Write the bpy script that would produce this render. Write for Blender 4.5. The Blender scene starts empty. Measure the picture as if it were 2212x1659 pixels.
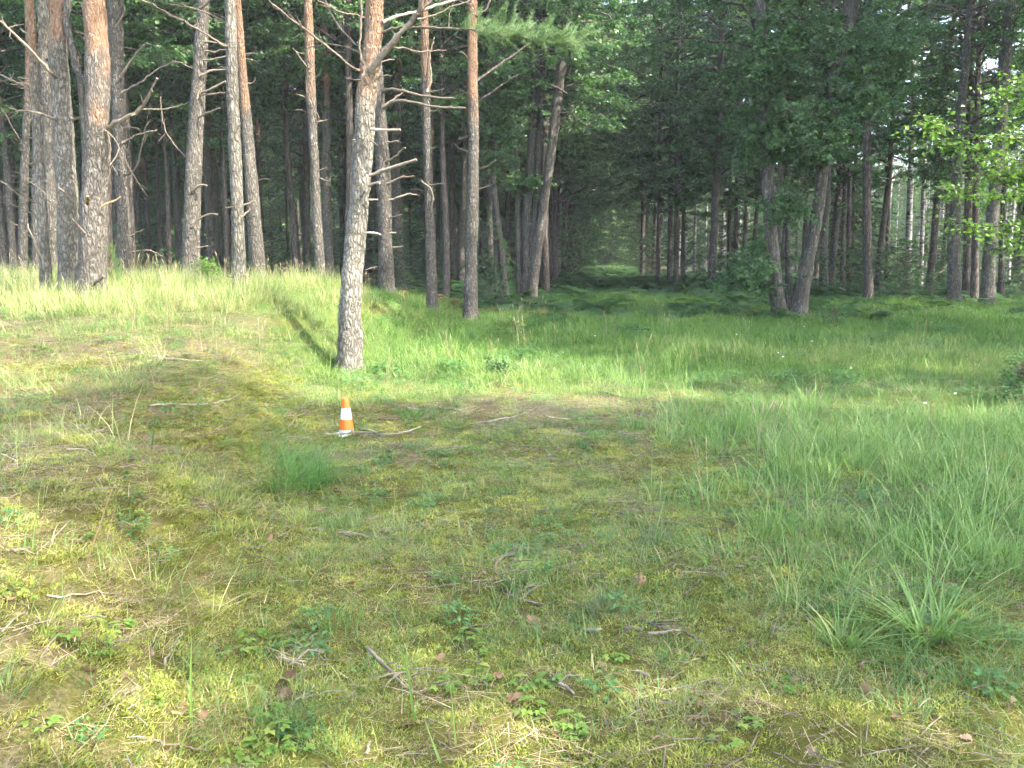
import bpy, math, random
import numpy as np
from mathutils import Vector

SC = bpy.context.scene
COL = SC.collection
rng = np.random.default_rng(11)
random.seed(11)

# ------------------------------------------------------------------ terrain height (needed by everything)
def hsh(ix, iy, iz, s):
    n = (ix * 374761393 + iy * 668265263 + iz * 2147483647 + s * 974711) & 0xffffffff
    n = ((n ^ (n >> 13)) * 1274126177) & 0xffffffff
    n = ((n ^ (n >> 16)) * 2246822519) & 0xffffffff
    return ((n ^ (n >> 15)) & 0xffffff) / float(0xffffff)

def vn(x, y, z=0.0, s=0):
    x, y, z = np.broadcast_arrays(np.asarray(x, float), np.asarray(y, float), np.asarray(z, float))
    fx, fy, fz = np.floor(x), np.floor(y), np.floor(z)
    ix, iy, iz = fx.astype(np.int64), fy.astype(np.int64), fz.astype(np.int64)
    tx, ty, tz = x - fx, y - fy, z - fz
    tx, ty, tz = [t * t * (3 - 2 * t) for t in (tx, ty, tz)]
    r = 0
    for dx in (0, 1):
        for dy in (0, 1):
            for dz in (0, 1):
                w = (tx if dx else 1 - tx) * (ty if dy else 1 - ty) * (tz if dz else 1 - tz)
                r = r + w * hsh(ix + dx, iy + dy, iz + dz, s)
    return r * 2 - 1

def fbm(x, y, z=0.0, s=0, o=3):
    r, a = 0, 1.0
    for k in range(o):
        r = r + a * vn(np.asarray(x) * 2 ** k, np.asarray(y) * 2 ** k, np.asarray(z) * 2 ** k, s + 17 * k)
        a *= .5
    return r / (2 - .5 ** (o - 1))

def sm(a, b, x):
    t = np.clip((np.asarray(x, float) - a) / (b - a), 0, 1)
    return t * t * (3 - 2 * t)

def mound(x, y):
    x = np.asarray(x, float); y = np.asarray(y, float)
    face = sm(7.6, 13.2, y + .25 * vn(x * .7, y * .7, 0, 5)) * (1 - .75 * sm(16, 25, y))
    edge = 1 - sm(-3.9, -2.15, x - .10 * (y - 12))
    return face * edge * (1 - .25 * sm(-9, -16, x))

def H(x, y):
    x = np.asarray(x, float); y = np.asarray(y, float)
    near = 1 - sm(14, 40, np.hypot(x, y))
    z = 1.0 * mound(x, y)
    z = z + .58 * sm(0, 1.45, -.25 - .19 * y - x + .15 * vn(x * .9, y * .9, 0, 7)) * sm(1.2, 2.8, y) * (1 - mound(x, y)) * (1 - sm(10, 14, y))
    z = z + .07 * vn(x * .33, y * .33, 0, 1) + .035 * vn(x * 1.1, y * 1.1, 0, 2) + near * (.016 * vn(x * 3.7, y * 3.7, 0, 3) + .010 * vn(x * 9, y * 9, 0, 4))
    z = z * sm(-.5, 2.5, np.hypot(x, y)) - .05 * sm(8, 12, y) * (1 - mound(x, y))
    return z

# ------------------------------------------------------------------ camera, world, sun, exposure
W, HH, F = 2212.0, 1659.0, 1916.0
PITCH = math.radians(8.45)
CAMZ = 1.6
cam = bpy.data.cameras.new("camera"); camo = bpy.data.objects.new("camera", cam); COL.objects.link(camo)
camo.location = (0, 0, CAMZ); camo.rotation_euler = (math.pi / 2 - PITCH, 0, 0)
cam.sensor_width = 36; cam.lens = 36 * F / W; cam.clip_end = 1500; cam.clip_start = .05
SC.camera = camo

SUN_EL = math.radians(46); SAZ = math.atan2(.90, -.42)
SUN = Vector((math.sin(SAZ) * math.cos(SUN_EL), math.cos(SAZ) * math.cos(SUN_EL), math.sin(SUN_EL)))
world = bpy.data.worlds.new("World"); SC.world = world; world.use_nodes = True
nt = world.node_tree; bg = nt.nodes["Background"]
sky = nt.nodes.new("ShaderNodeTexSky"); sky.sky_type = 'NISHITA'; sky.sun_disc = False
sky.sun_elevation = SUN_EL; sky.sun_rotation = SAZ
sky.air_density = .8; sky.dust_density = 3.0; sky.ozone_density = .5
nt.links.new(sky.outputs[0], bg.inputs[0]); bg.inputs[1].default_value = .15
sl = bpy.data.lights.new("sun", 'SUN'); slo = bpy.data.objects.new("sun", sl); COL.objects.link(slo)
sl.energy = 2.1; sl.angle = math.radians(.55); sl.color = (1, .94, .84)
slo.rotation_euler = SUN.to_track_quat('Z', 'Y').to_euler(); slo.location = (0, 0, 30)
SC.view_settings.view_transform = 'Standard'; SC.view_settings.look = 'None'
SC.view_settings.gamma = 1; SC.view_settings.use_curve_mapping = False
SC.view_settings.exposure = 3.15
SC.render.engine = 'CYCLES'
SC.cycles.max_bounces = 5; SC.cycles.diffuse_bounces = 3; SC.cycles.transmission_bounces = 3; SC.cycles.glossy_bounces = 2
SC.cycles.caustics_reflective = False; SC.cycles.caustics_refractive = False
SC.cycles.use_denoising = True
SC.cycles.use_adaptive_sampling = True; SC.cycles.adaptive_threshold = .038; SC.cycles.adaptive_min_samples = 20

# pixel helpers: the photograph on a 2212 x 1659 grid
def at(u, v, Y):
    a = (u - W / 2) / F; b = (HH / 2 - v) / F
    dy = math.cos(PITCH) + b * math.sin(PITCH); dz = -math.sin(PITCH) + b * math.cos(PITCH)
    t = Y / dy
    return np.array((t * a, Y, CAMZ + t * dz)), t

def on_ground(u, v):
    lo = 1.0
    for Y in np.concatenate([np.arange(1.5, 20, .05), np.arange(20, 120, .25)]):
        p, t = at(u, v, Y)
        if p[2] <= float(H(p[0], p[1])):
            return p, t
    p, t = at(u, v, 60); return p, t

def to_px(x, y, z):
    dy, dz = y, z - CAMZ
    fw = dy * math.cos(PITCH) - dz * math.sin(PITCH); up = dy * math.sin(PITCH) + dz * math.cos(PITCH)
    return W / 2 + F * x / fw, HH / 2 - F * up / fw

# ------------------------------------------------------------------ mesh helpers
def mk(name, V, Fs, mat, smooth=True, attrs=None):
    V = np.asarray(V, np.float32)
    if not isinstance(Fs, (list, tuple)): Fs = [Fs]
    Fs = [np.asarray(f, np.int32) for f in Fs if len(f)]
    me = bpy.data.meshes.new(name)
    me.vertices.add(len(V)); me.vertices.foreach_set("co", V.ravel())
    nl = sum(f.size for f in Fs); npol = sum(len(f) for f in Fs)
    me.loops.add(nl); me.polygons.add(npol)
    me.loops.foreach_set("vertex_index", np.concatenate([f.ravel() for f in Fs]))
    tot = np.concatenate([np.full(len(f), f.shape[1], np.int32) for f in Fs])
    st = np.concatenate([[0], np.cumsum(tot)[:-1]]).astype(np.int32)
    me.polygons.foreach_set("loop_start", st)
    me.polygons.foreach_set("use_smooth", np.full(npol, smooth, bool))
    for k, a in (attrs or {}).items():
        at_ = me.attributes.new(k, 'FLOAT', 'POINT'); at_.data.foreach_set("value", np.asarray(a, np.float32))
    me.update(calc_edges=True); me.validate()
    if mat: me.materials.append(mat)
    return me

class G:
    """collects vertices, faces and a per-vertex tint"""
    def __init__(s): s.V = []; s.F = {3: [], 4: []}; s.T = []; s.n = 0
    def add(s, V, F, t=0.5):
        V = np.asarray(V, float).reshape(-1, 3); F = np.asarray(F)
        s.V.append(V); s.F[F.shape[1]].append(F + s.n); s.n += len(V)
        s.T.append(np.broadcast_to(np.asarray(t, float), (len(V),)))
    def mesh(s, name, mat, smooth=True, extra=None):
        at_ = {'tint': np.concatenate(s.T)}
        if extra: at_.update(extra)
        return mk(name, np.concatenate(s.V), [np.concatenate(s.F[k]) for k in (3, 4) if s.F[k]], mat, smooth, at_)

def tube(P, R, seg=6, cap=True):
    P = np.asarray(P, float); R = np.asarray(R, float); n = len(P)
    T = np.gradient(P, axis=0); T /= np.linalg.norm(T, axis=1)[:, None] + 1e-9
    ref = np.array((1, 0, 0.)) if abs(T[0][2]) > .7 else np.array((0, 0, 1.))
    A = np.cross(T, ref); A /= np.linalg.norm(A, axis=1)[:, None] + 1e-9
    B = np.cross(T, A)
    th = np.linspace(0, 2 * math.pi, seg, endpoint=False)
    V = P[:, None] + R[:, None, None] * (A[:, None] * np.cos(th)[None, :, None] + B[:, None] * np.sin(th)[None, :, None])
    V = V.reshape(-1, 3)
    i = np.arange(n - 1)[:, None] * seg; j = np.arange(seg)[None]; k = (j + 1) % seg
    Fq = np.stack([i + j, i + k, i + seg + k, i + seg + j], -1).reshape(-1, 4)
    return V, Fq

def addtube(g, P, R, seg=5, t=.5):
    V, Fq = tube(P, R, seg)
    tt = np.repeat(np.asarray(t, float), seg) if np.ndim(t) else t
    g.add(V, Fq, tt)
    n = len(P); c = np.asarray(P[-1], float)
    ring = (n - 1) * seg
    Vc = np.vstack([V[ring:ring + seg], c[None]])
    g.add(Vc, [[a, (a + 1) % seg, seg] for a in range(seg)], tt[-1] if np.ndim(t) else t)

def smooth_path(P, n):
    P = np.asarray(P, float)
    if len(P) < 3: 
        t = np.linspace(0, 1, n)[:, None]; return P[0] * (1 - t) + P[-1] * t
    s = np.concatenate([[0], np.cumsum(np.linalg.norm(np.diff(P, axis=0), axis=1))]); s /= s[-1]
    q = np.linspace(0, 1, n); m = np.gradient(P, s, axis=0)
    k = np.clip(np.searchsorted(s, q, side='right') - 1, 0, len(s) - 2)
    h = (s[k + 1] - s[k])[:, None]; t = ((q - s[k])[:, None]) / h
    return (2 * t**3 - 3 * t**2 + 1) * P[k] + (t**3 - 2 * t**2 + t) * h * m[k] + (-2 * t**3 + 3 * t**2) * P[k + 1] + (t**3 - t**2) * h * m[k + 1]

def link(name, me, parent=None, loc=None, rz=None, sc=None):
    o = bpy.data.objects.new(name, me); COL.objects.link(o)
    if parent: o.parent = parent
    if loc is not None: o.location = loc
    if rz is not None: o.rotation_euler = (0, 0, rz)
    if sc is not None: o.scale = (sc, sc, sc) if np.isscalar(sc) else sc
    return o

def tag(o, label, cat, group=None, kind=None):
    o["label"] = label; o["category"] = cat
    if group: o["group"] = group
    if kind: o["kind"] = kind
    return o

def thing(name, label, cat, loc, group=None, rz=0, sc=1):
    o = link(name, None, None, loc, rz, sc); o.empty_display_size = .2
    return tag(o, label, cat, group)

# ------------------------------------------------------------------ materials
def new_mat(name):
    m = bpy.data.materials.new(name); m.use_nodes = True
    t = m.node_tree; b = t.nodes["Principled BSDF"]
    return m, t, b

def N(t, typ, **kw):
    n = t.nodes.new(typ)
    for k, v in kw.items():
        if k.startswith('i_'):
            key = k[2:]; key = int(key) if key.isdigit() else key.replace('_', ' ')
            n.inputs[key].default_value = v
        else: setattr(n, k, v)
    return n

def ramp(t, fac, stops):
    r = N(t, 'ShaderNodeValToRGB'); e = r.color_ramp.elements
    while len(e) < len(stops): e.new(.5)
    for el, (p, c) in zip(e, stops): el.position = p; el.color = (*c, 1)
    t.links.new(fac, r.inputs[0]); return r.outputs[0]

def mixc(t, fac, a, b):
    m = N(t, 'ShaderNodeMix', data_type='RGBA')
    for s, v in ((m.inputs[0], fac), (m.inputs[6], a), (m.inputs[7], b)):
        if hasattr(v, 'links') or hasattr(v, 'is_linked'): t.links.new(v, s)
        elif np.isscalar(v): s.default_value = v
        else: s.default_value = (*v, 1)
    return m.outputs[2]

def math_(t, op, a, b=0.0, clamp=False):
    m = N(t, 'ShaderNodeMath', operation=op, use_clamp=clamp)
    for s, v in ((m.inputs[0], a), (m.inputs[1], b)):
        if hasattr(v, 'is_linked'): t.links.new(v, s)
        else: s.default_value = v
    return m.outputs[0]

def leaf_mat(name, stops, trans=.35, rough=.55, spec=.3, inst=.35):
    """thin leaf: colour from the piece's own tint and a per-plant random value"""
    m, t, b = new_mat(name)
    at_ = N(t, 'ShaderNodeAttribute', attribute_name='tint')
    oi = N(t, 'ShaderNodeObjectInfo')
    f = math_(t, 'ADD', math_(t, 'MULTIPLY', at_.outputs['Fac'], 1 - inst), math_(t, 'MULTIPLY', oi.outputs['Random'], inst))
    c = ramp(t, f, stops)
    t.links.new(c, b.inputs['Base Color']); b.inputs['Roughness'].default_value = rough
    b.inputs['Specular IOR Level'].default_value = spec
    tr = N(t, 'ShaderNodeBsdfTranslucent')
    bright = N(t, 'ShaderNodeHueSaturation'); bright.inputs['Value'].default_value = 1.25; bright.inputs['Saturation'].default_value = 1.1
    t.links.new(c, bright.inputs['Color']); t.links.new(bright.outputs[0], tr.inputs[0])
    mx = N(t, 'ShaderNodeMixShader'); mx.inputs[0].default_value = trans
    t.links.new(b.outputs[0], mx.inputs[1]); t.links.new(tr.outputs[0], mx.inputs[2])
    t.links.new(mx.outputs[0], t.nodes['Material Output'].inputs[0])
    return m

M = {}
M['moss'] = leaf_mat('moss', [(0, (.085, .115, .025)), (.35, (.195, .235, .045)), (.7, (.32, .345, .075)), (1, (.44, .39, .16))], .25, .8, .1)
M['short'] = leaf_mat('short_grass', [(0, (.06, .145, .035)), (.4, (.12, .22, .06)), (.7, (.21, .29, .10)), (.85, (.38, .33, .17)), (1, (.52, .45, .28))], .35)
M['meadow'] = leaf_mat('meadow_grass', [(0, (.07, .155, .035)), (.4, (.145, .25, .055)), (.7, (.25, .35, .09)), (1, (.46, .42, .20))], .4)
M['tall'] = leaf_mat('tall_grass', [(0, (.08, .16, .04)), (.35, (.18, .26, .07)), (.65, (.32, .36, .13)), (1, (.55, .49, .28))], .42)
M['sedge'] = leaf_mat('sedge_grass', [(0, (.085, .175, .04)), (.5, (.16, .28, .07)), (.8, (.27, .38, .115)), (1, (.48, .45, .22))], .38, .45, .4)
M['lush'] = leaf_mat('lush_tussock', [(0, (.055, .145, .035)), (.5, (.12, .25, .06)), (1, (.24, .37, .12))], .42)
M['fine'] = leaf_mat('fine_tussock', [(0, (.07, .11, .05)), (.5, (.13, .18, .08)), (1, (.27, .26, .14))], .3)
M['straw'] = leaf_mat('dry_straw', [(0, (.13, .09, .05)), (.4, (.25, .185, .10)), (.8, (.40, .325, .19)), (1, (.52, .45, .30))], .2, .6, .2)
M['herb'] = leaf_mat('herb_leaves', [(0, (.035, .10, .025)), (.5, (.07, .17, .045)), (1, (.15, .27, .07))], .3, .45, .4)
M['straw_berry'] = leaf_mat('strawberry_leaves', [(0, (.09, .18, .03)), (.6, (.17, .28, .05)), (1, (.30, .34, .07))], .4, .5, .35)
M['fern'] = leaf_mat('fern_fronds', [(0, (.03, .085, .025)), (.55, (.055, .13, .04)), (.85, (.11, .15, .04)), (1, (.26, .15, .05))], .35)
M['leaf'] = leaf_mat('broadleaf_foliage', [(0, (.042, .10, .034)), (.5, (.075, .165, .052)), (1, (.135, .24, .072))], .42, .42, .5)
M['leaf_light'] = leaf_mat('light_broadleaf_foliage', [(0, (.075, .16, .03)), (.5, (.125, .235, .04)), (1, (.20, .32, .065))], .45, .45, .4)
M['birch_leaf'] = leaf_mat('birch_foliage', [(0, (.05, .11, .025)), (.5, (.085, .165, .04)), (1, (.14, .22, .06))], .4, .45, .4)
M['needle'] = leaf_mat('pine_needles', [(0, (.03, .07, .035)), (.5, (.055, .11, .05)), (1, (.10, .17, .07))], .25, .5, .4)
M['needle_sun'] = leaf_mat('sunlit_pine_needles', [(0, (.08, .15, .06)), (.5, (.14, .23, .09)), (1, (.22, .32, .13))], .35, .5, .4)  # paler copy of the pine needles: sunlight on the spray put into the colour
M['spruce'] = leaf_mat('spruce_needles', [(0, (.016, .042, .02)), (.5, (.028, .065, .03)), (1, (.05, .10, .04))], .2, .5, .3)
M['juniper'] = leaf_mat('juniper_needles', [(0, (.06, .15, .03)), (.5, (.12, .24, .05)), (1, (.2, .33, .08))], .4)
M['deadleaf'] = leaf_mat('dead_leaves', [(0, (.12, .065, .03)), (.4, (.21, .125, .065)), (.75, (.31, .22, .14)), (1, (.42, .34, .27))], .2, .6, .3)
M['flower'] = leaf_mat('white_petals', [(0, (.7, .7, .68)), (1, (.85, .85, .82))], .3)

def bark(name, low, crack, high=None, highc=None, lichen=0.0, sx=13, sz=4.0, bump=.6, knots=True):
    m, t, b = new_mat(name)
    tc = N(t, 'ShaderNodeTexCoord'); mp = N(t, 'ShaderNodeMapping'); mp.inputs['Scale'].default_value = (sx, sx, sz)
    t.links.new(tc.outputs['Object'], mp.inputs[0])
    wob = N(t, 'ShaderNodeTexNoise', i_Scale=1.2, i_Detail=3.0); t.links.new(mp.outputs[0], wob.inputs[0])
    va = N(t, 'ShaderNodeVectorMath', operation='MULTIPLY_ADD'); va.inputs[1].default_value = (1.2, 1.2, 1.2)
    t.links.new(wob.outputs['Color'], va.inputs[0]); t.links.new(mp.outputs[0], va.inputs[2])
    vo = N(t, 'ShaderNodeTexVoronoi', feature='DISTANCE_TO_EDGE'); vo.inputs['Scale'].default_value = 1.0
    t.links.new(va.outputs[0], vo.inputs['Vector'])
    edge = N(t, 'ShaderNodeMapRange', i_2=.3); edge.inputs[1].default_value = .0; t.links.new(vo.outputs['Distance'], edge.inputs[0])
    vc = N(t, 'ShaderNodeTexVoronoi'); t.links.new(va.outputs[0], vc.inputs['Vector']); vc.inputs['Scale'].default_value = 1.0
    sep = N(t, 'ShaderNodeSeparateColor'); t.links.new(vc.outputs['Color'], sep.inputs[0])
    v2 = N(t, 'ShaderNodeTexVoronoi', feature='DISTANCE_TO_EDGE'); v2.inputs['Scale'].default_value = 2.6; t.links.new(va.outputs[0], v2.inputs['Vector'])
    e2 = N(t, 'ShaderNodeMapRange'); e2.inputs[1].default_value = 0; e2.inputs[2].default_value = .2; e2.inputs[3].default_value = .45; t.links.new(v2.outputs['Distance'], e2.inputs[0])
    v3 = N(t, 'ShaderNodeTexVoronoi'); v3.inputs['Scale'].default_value = 2.6; t.links.new(va.outputs[0], v3.inputs['Vector'])
    s3 = N(t, 'ShaderNodeSeparateColor'); t.links.new(v3.outputs['Color'], s3.inputs[0])
    n2 = N(t, 'ShaderNodeTexNoise', i_Scale=30.0, i_Detail=4.0, i_Roughness=.65); t.links.new(tc.outputs['Object'], n2.inputs[0])
    n3 = N(t, 'ShaderNodeTexNoise', i_Scale=2.3, i_Detail=4.0); t.links.new(tc.outputs['Object'], n3.inputs[0])
    edge_f = math_(t, 'MULTIPLY', edge.outputs[0], e2.outputs[0])
    var = math_(t, 'ADD', math_(t, 'ADD', math_(t, 'MULTIPLY', sep.outputs[0], .25), math_(t, 'MULTIPLY', s3.outputs[0], .4)), math_(t, 'MULTIPLY', n2.outputs[0], .45))
    L = np.array(low)
    plate = ramp(t, var, [(.15, tuple(L * .62)), (.5, tuple(L)), (.9, tuple(np.minimum(L * 1.45, .85)))])
    lowc = mixc(t, edge_f, crack, plate)
    if high is not None:
        Hc = np.array(high)
        hp = ramp(t, var, [(.15, tuple(Hc * .6)), (.5, tuple(Hc)), (.85, tuple(np.minimum(Hc * np.array((1.35, 1.5, 1.7)), .85)))])
        hic = mixc(t, math_(t, 'MAXIMUM', edge_f, .45), highc, hp)
        a = N(t, 'ShaderNodeAttribute', attribute_name='orange')
        f = math_(t, 'ADD', a.outputs['Fac'], math_(t, 'MULTIPLY', math_(t, 'SUBTRACT', n3.outputs[0], .5), 1.6), False)
        f = N(t, 'ShaderNodeMapRange', i_1=.35, i_2=.65).inputs[0].node if False else f
        mr = N(t, 'ShaderNodeMapRange'); mr.inputs[1].default_value = .3; mr.inputs[2].default_value = .7; t.links.new(f, mr.inputs[0])
        lowc = mixc(t, mr.outputs[0], lowc, hic)
    if lichen > 0:
        n4 = N(t, 'ShaderNodeTexNoise', i_Scale=14.0, i_Detail=6.0, i_Roughness=.75); t.links.new(tc.outputs['Object'], n4.inputs[0])
        mr = N(t, 'ShaderNodeMapRange'); mr.inputs[1].default_value = .62 - .2 * lichen; mr.inputs[2].default_value = .72 - .15 * lichen
        t.links.new(n4.outputs[0], mr.inputs[0])
        lowc = mixc(t, math_(t, 'MULTIPLY', mr.outputs[0], .75), lowc, (.36, .365, .30))
    oi = N(t, 'ShaderNodeObjectInfo')
    hs = N(t, 'ShaderNodeHueSaturation'); t.links.new(lowc, hs.inputs['Color'])
    t.links.new(math_(t, 'MULTIPLY', math_(t, 'ADD', math_(t, 'MULTIPLY', oi.outputs['Random'], .35), .82), math_(t, 'ADD', math_(t, 'MULTIPLY', n3.outputs[0], .9), .55)), hs.inputs['Value'])
    t.links.new(hs.outputs[0], b.inputs['Base Color']); b.inputs['Roughness'].default_value = .85; b.inputs['Specular IOR Level'].default_value = .2
    bp = N(t, 'ShaderNodeBump', i_Strength=bump, i_Distance=.03)
    t.links.new(math_(t, 'ADD', math_(t, 'ADD', edge.outputs[0], math_(t, 'MULTIPLY', e2.outputs[0], .5)), math_(t, 'MULTIPLY', n2.outputs[0], .5)), bp.inputs['Height'])
    t.links.new(bp.outputs[0], b.inputs['Normal'])
    return m

M['pine'] = bark('pine_bark', (.178, .163, .136), (.078, .067, .054), (.27, .168, .10), (.15, .08, .045), .3, 23, 6.5, .9)
M['pine_pale'] = bark('sunlit_lichened_pine_bark', (.335, .315, .258), (.13, .114, .088), (.33, .215, .13), (.18, .10, .055), .45, 22, 7.5, 1.0)  # pine bark brightened for the sunlit trunks; the lichen is its own
M['grey'] = bark('grey_broadleaf_bark', (.14, .122, .105), (.06, .05, .04), None, None, .3, 16, 2.2, .4)
M['dark'] = bark('dark_wood_bark', (.155, .125, .105), (.05, .04, .033), None, None, .15, 14, 3, .4)

def birch_mat():
    m, t, b = new_mat('birch_bark')
    tc = N(t, 'ShaderNodeTexCoord'); mp = N(t, 'ShaderNodeMapping'); mp.inputs['Scale'].default_value = (5, 5, 16)
    t.links.new(tc.outputs['Object'], mp.inputs[0])
    n = N(t, 'ShaderNodeTexNoise', i_Scale=1.0, i_Detail=4.0, i_Roughness=.6); t.links.new(mp.outputs[0], n.inputs[0])
    c = ramp(t, n.outputs[0], [(.40, (.03, .028, .025)), (.47, (.27, .255, .23)), (.7, (.46, .45, .41))])
    t.links.new(c, b.inputs['Base Color']); b.inputs['Roughness'].default_value = .7
    return m
M['birch'] = birch_mat()

def wood_mat(name, a, b_, c_):
    m, t, b = new_mat(name)
    tc = N(t, 'ShaderNodeTexCoord'); n = N(t, 'ShaderNodeTexNoise', i_Scale=26.0, i_Detail=4.0); t.links.new(tc.outputs['Object'], n.inputs[0])
    oi = N(t, 'ShaderNodeObjectInfo')
    f = math_(t, 'ADD', math_(t, 'MULTIPLY', n.outputs[0], .8), math_(t, 'MULTIPLY', oi.outputs['Random'], .25))
    t.links.new(ramp(t, f, [(.25, a), (.5, b_), (.8, c_)]), b.inputs['Base Color']); b.inputs['Roughness'].default_value = .8
    b.inputs['Specular IOR Level'].default_value = .2
    return m
M['deadwood'] = wood_mat('dead_branch_wood', (.065, .05, .037), (.145, .115, .085), (.25, .205, .155))
M['palewood'] = wood_mat('pale_bare_wood', (.13, .105, .08), (.235, .195, .15), (.37, .325, .26))
M['stick'] = wood_mat('fallen_stick_wood', (.07, .05, .036), (.15, .115, .085), (.30, .255, .205))
M['cone_scale'] = wood_mat('pine_cone_scales', (.05, .035, .025), (.15, .10, .065), (.30, .22, .15))
M['brokenwood'] = wood_mat('broken_orange_wood', (.11, .07, .04), (.22, .15, .08), (.36, .26, .15))

def plain(name, c, rough=.4, dirt=.0):
    m, t, b = new_mat(name)
    tc = N(t, 'ShaderNodeTexCoord'); n = N(t, 'ShaderNodeTexNoise', i_Scale=22.0, i_Detail=5.0); t.links.new(tc.outputs['Object'], n.inputs[0])
    mr = N(t, 'ShaderNodeMapRange'); mr.inputs[1].default_value = .55; mr.inputs[2].default_value = .8; mr.inputs[4].default_value = dirt
    t.links.new(n.outputs[0], mr.inputs[0])
    t.links.new(mixc(t, mr.outputs[0], c, (.2, .17, .12)), b.inputs['Base Color']); b.inputs['Roughness'].default_value = rough
    return m
M['orange'] = plain('orange_plastic', (.86, .15, .008), .45, .45)
M['white'] = plain('white_plastic', (.74, .74, .73), .5, .6)

def ground_mat():
    m, t, b = new_mat('forest_clearing_ground')
    tc = N(t, 'ShaderNodeTexCoord')
    def nz(s, d=5.0, r=.6):
        n = N(t, 'ShaderNodeTexNoise', i_Scale=s, i_Detail=d, i_Roughness=r); t.links.new(tc.outputs['Object'], n.inputs[0]); return n.outputs[0]
    a = lambda k: N(t, 'ShaderNodeAttribute', attribute_name=k).outputs['Fac']
    fine = nz(60, 6, .7); mid = nz(6, 5, .6)
    mossc = ramp(t, math_(t, 'ADD', math_(t, 'MULTIPLY', fine, .6), math_(t, 'MULTIPLY', mid, .4)), [(.3, (.03, .035, .010)), (.5, (.09, .09, .02)), (.7, (.17, .15, .04))])
    lit = ramp(t, math_(t, 'ADD', math_(t, 'MULTIPLY', fine, .7), math_(t, 'MULTIPLY', mid, .3)), [(.28, (.035, .029, .018)), (.48, (.10, .082, .048)), (.62, (.19, .16, .095)), (.75, (.33, .29, .18))])
    grs = ramp(t, fine, [(.3, (.03, .05, .014)), (.55, (.075, .115, .03)), (.75, (.14, .17, .055))])
    f1 = math_(t, 'ADD', a('litter'), math_(t, 'MULTIPLY', math_(t, 'SUBTRACT', mid, .5), 1.6), False)
    mr = N(t, 'ShaderNodeMapRange'); mr.inputs[1].default_value = .3; mr.inputs[2].default_value = .75; t.links.new(f1, mr.inputs[0])
    c = mixc(t, mr.outputs[0], mossc, lit)
    c = mixc(t, a('grass'), c, grs)
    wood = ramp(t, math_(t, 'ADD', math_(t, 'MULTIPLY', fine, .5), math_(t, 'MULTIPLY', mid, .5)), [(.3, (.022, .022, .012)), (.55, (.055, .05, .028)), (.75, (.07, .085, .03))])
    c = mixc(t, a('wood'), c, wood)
    t.links.new(c, b.inputs['Base Color']); b.inputs['Roughness'].default_value = .95; b.inputs['Specular IOR Level'].default_value = .1
    bp = N(t, 'ShaderNodeBump', i_Strength=.7, i_Distance=.02); t.links.new(fine, bp.inputs['Height']); t.links.new(bp.outputs[0], b.inputs['Normal'])
    return m
M['ground'] = ground_mat()

# ------------------------------------------------------------------ zones of ground cover (world metres)
PATH0, PATHS = 1.6, .0856                     # the ride through the wood
def path_d(x, y): return x - (PATH0 + PATHS * y)     # distance from the middle line of the ride
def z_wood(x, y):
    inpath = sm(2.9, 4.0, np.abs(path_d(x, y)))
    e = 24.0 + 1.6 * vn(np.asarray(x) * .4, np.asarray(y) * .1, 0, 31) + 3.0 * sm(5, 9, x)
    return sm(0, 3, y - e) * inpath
def z_litter(x, y):
    brown = sm(7.8, 8.9, y) * (1 - sm(11.3, 12.5, y)) * (1 - sm(-3.4, -2.3, x)) * (.75 + .5 * vn(x * .9 + 2, y * 1.1, 0, 48))
    bare = np.exp(-(((x - .35) / 1.7) ** 2 + ((y - 8.9) / 1.15) ** 2))
    near = .22 * np.exp(-(((x + 1.5) / .8) ** 2 + ((y - 2.5) / .9) ** 2))
    cone = .7 * np.exp(-(((x + 1.2) / .7) ** 2 + ((y - 7.1) / .5) ** 2))
    return np.clip(.12 + .8 * brown + .85 * bare + near + cone + .20 * z_bank(x, y), 0, 1)
def z_bank(x, y):      # drier raised ground along the left
    return sm(0, 1.1, -.25 - .19 * y - x + .25 * vn(x * 1.3, y * 1.3, 0, 46)) * sm(1.0, 2.0, y) * (1 - sm(11, 13, y))
def z_tall(x, y):      # tall grass to the right of the mossy strip
    return sm(-.9, 1.1, x - 1.65 - .6 * vn(y * .9, x * .5, 0, 41)) * sm(3.4, 4.8, y) * (1 - sm(8.2, 10.5, y + .8 * vn(x * .8, 3.3, 0, 43)))
def z_crest(x, y):
    m = mound(x, y); return sm(.50, .74, m + .10 * vn(x * .9, y * .9, 0, 42)) * (1 - sm(16.5, 19, y))
def z_meadow(x, y):
    return sm(7.9, 12.0, y + .9 * vn(x, y, 0, 44)) * (1 - sm(.3, .75, mound(x, y)) * (1 - sm(17, 19, y))) * (1 - z_wood(x, y))

# ------------------------------------------------------------------ ground sheet
def axis(parts):
    return np.unique(np.concatenate([np.arange(a, b, s) for a, b, s in parts]).round(4))
xs = axis([(-400, -60, 34), (-60, -24, 3), (-24, -9, .5), (-9, 7, .05), (7, 24, .5), (24, 60, 3), (60, 401, 34)])
ys = axis([(-200, -20, 30), (-20, 1, 1.5), (1, 10, .05), (10, 17, .1), (17, 40, .5), (40, 130, 3), (130, 501, 37)])
X, Y = np.meshgrid(xs, ys); Zg = H(X, Y)
nx, ny = len(xs), len(ys)
i = np.arange(ny - 1)[:, None] * nx; j = np.arange(nx - 1)[None]
Fq = np.stack([i + j, i + j + 1, i + nx + j + 1, i + nx + j], -1).reshape(-1, 4)
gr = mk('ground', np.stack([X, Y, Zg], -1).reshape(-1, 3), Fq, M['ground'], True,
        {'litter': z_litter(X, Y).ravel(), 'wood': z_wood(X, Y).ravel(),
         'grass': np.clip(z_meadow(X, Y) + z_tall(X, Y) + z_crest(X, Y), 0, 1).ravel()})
g_o = link('ground', gr); g_o["kind"] = "structure"
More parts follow.
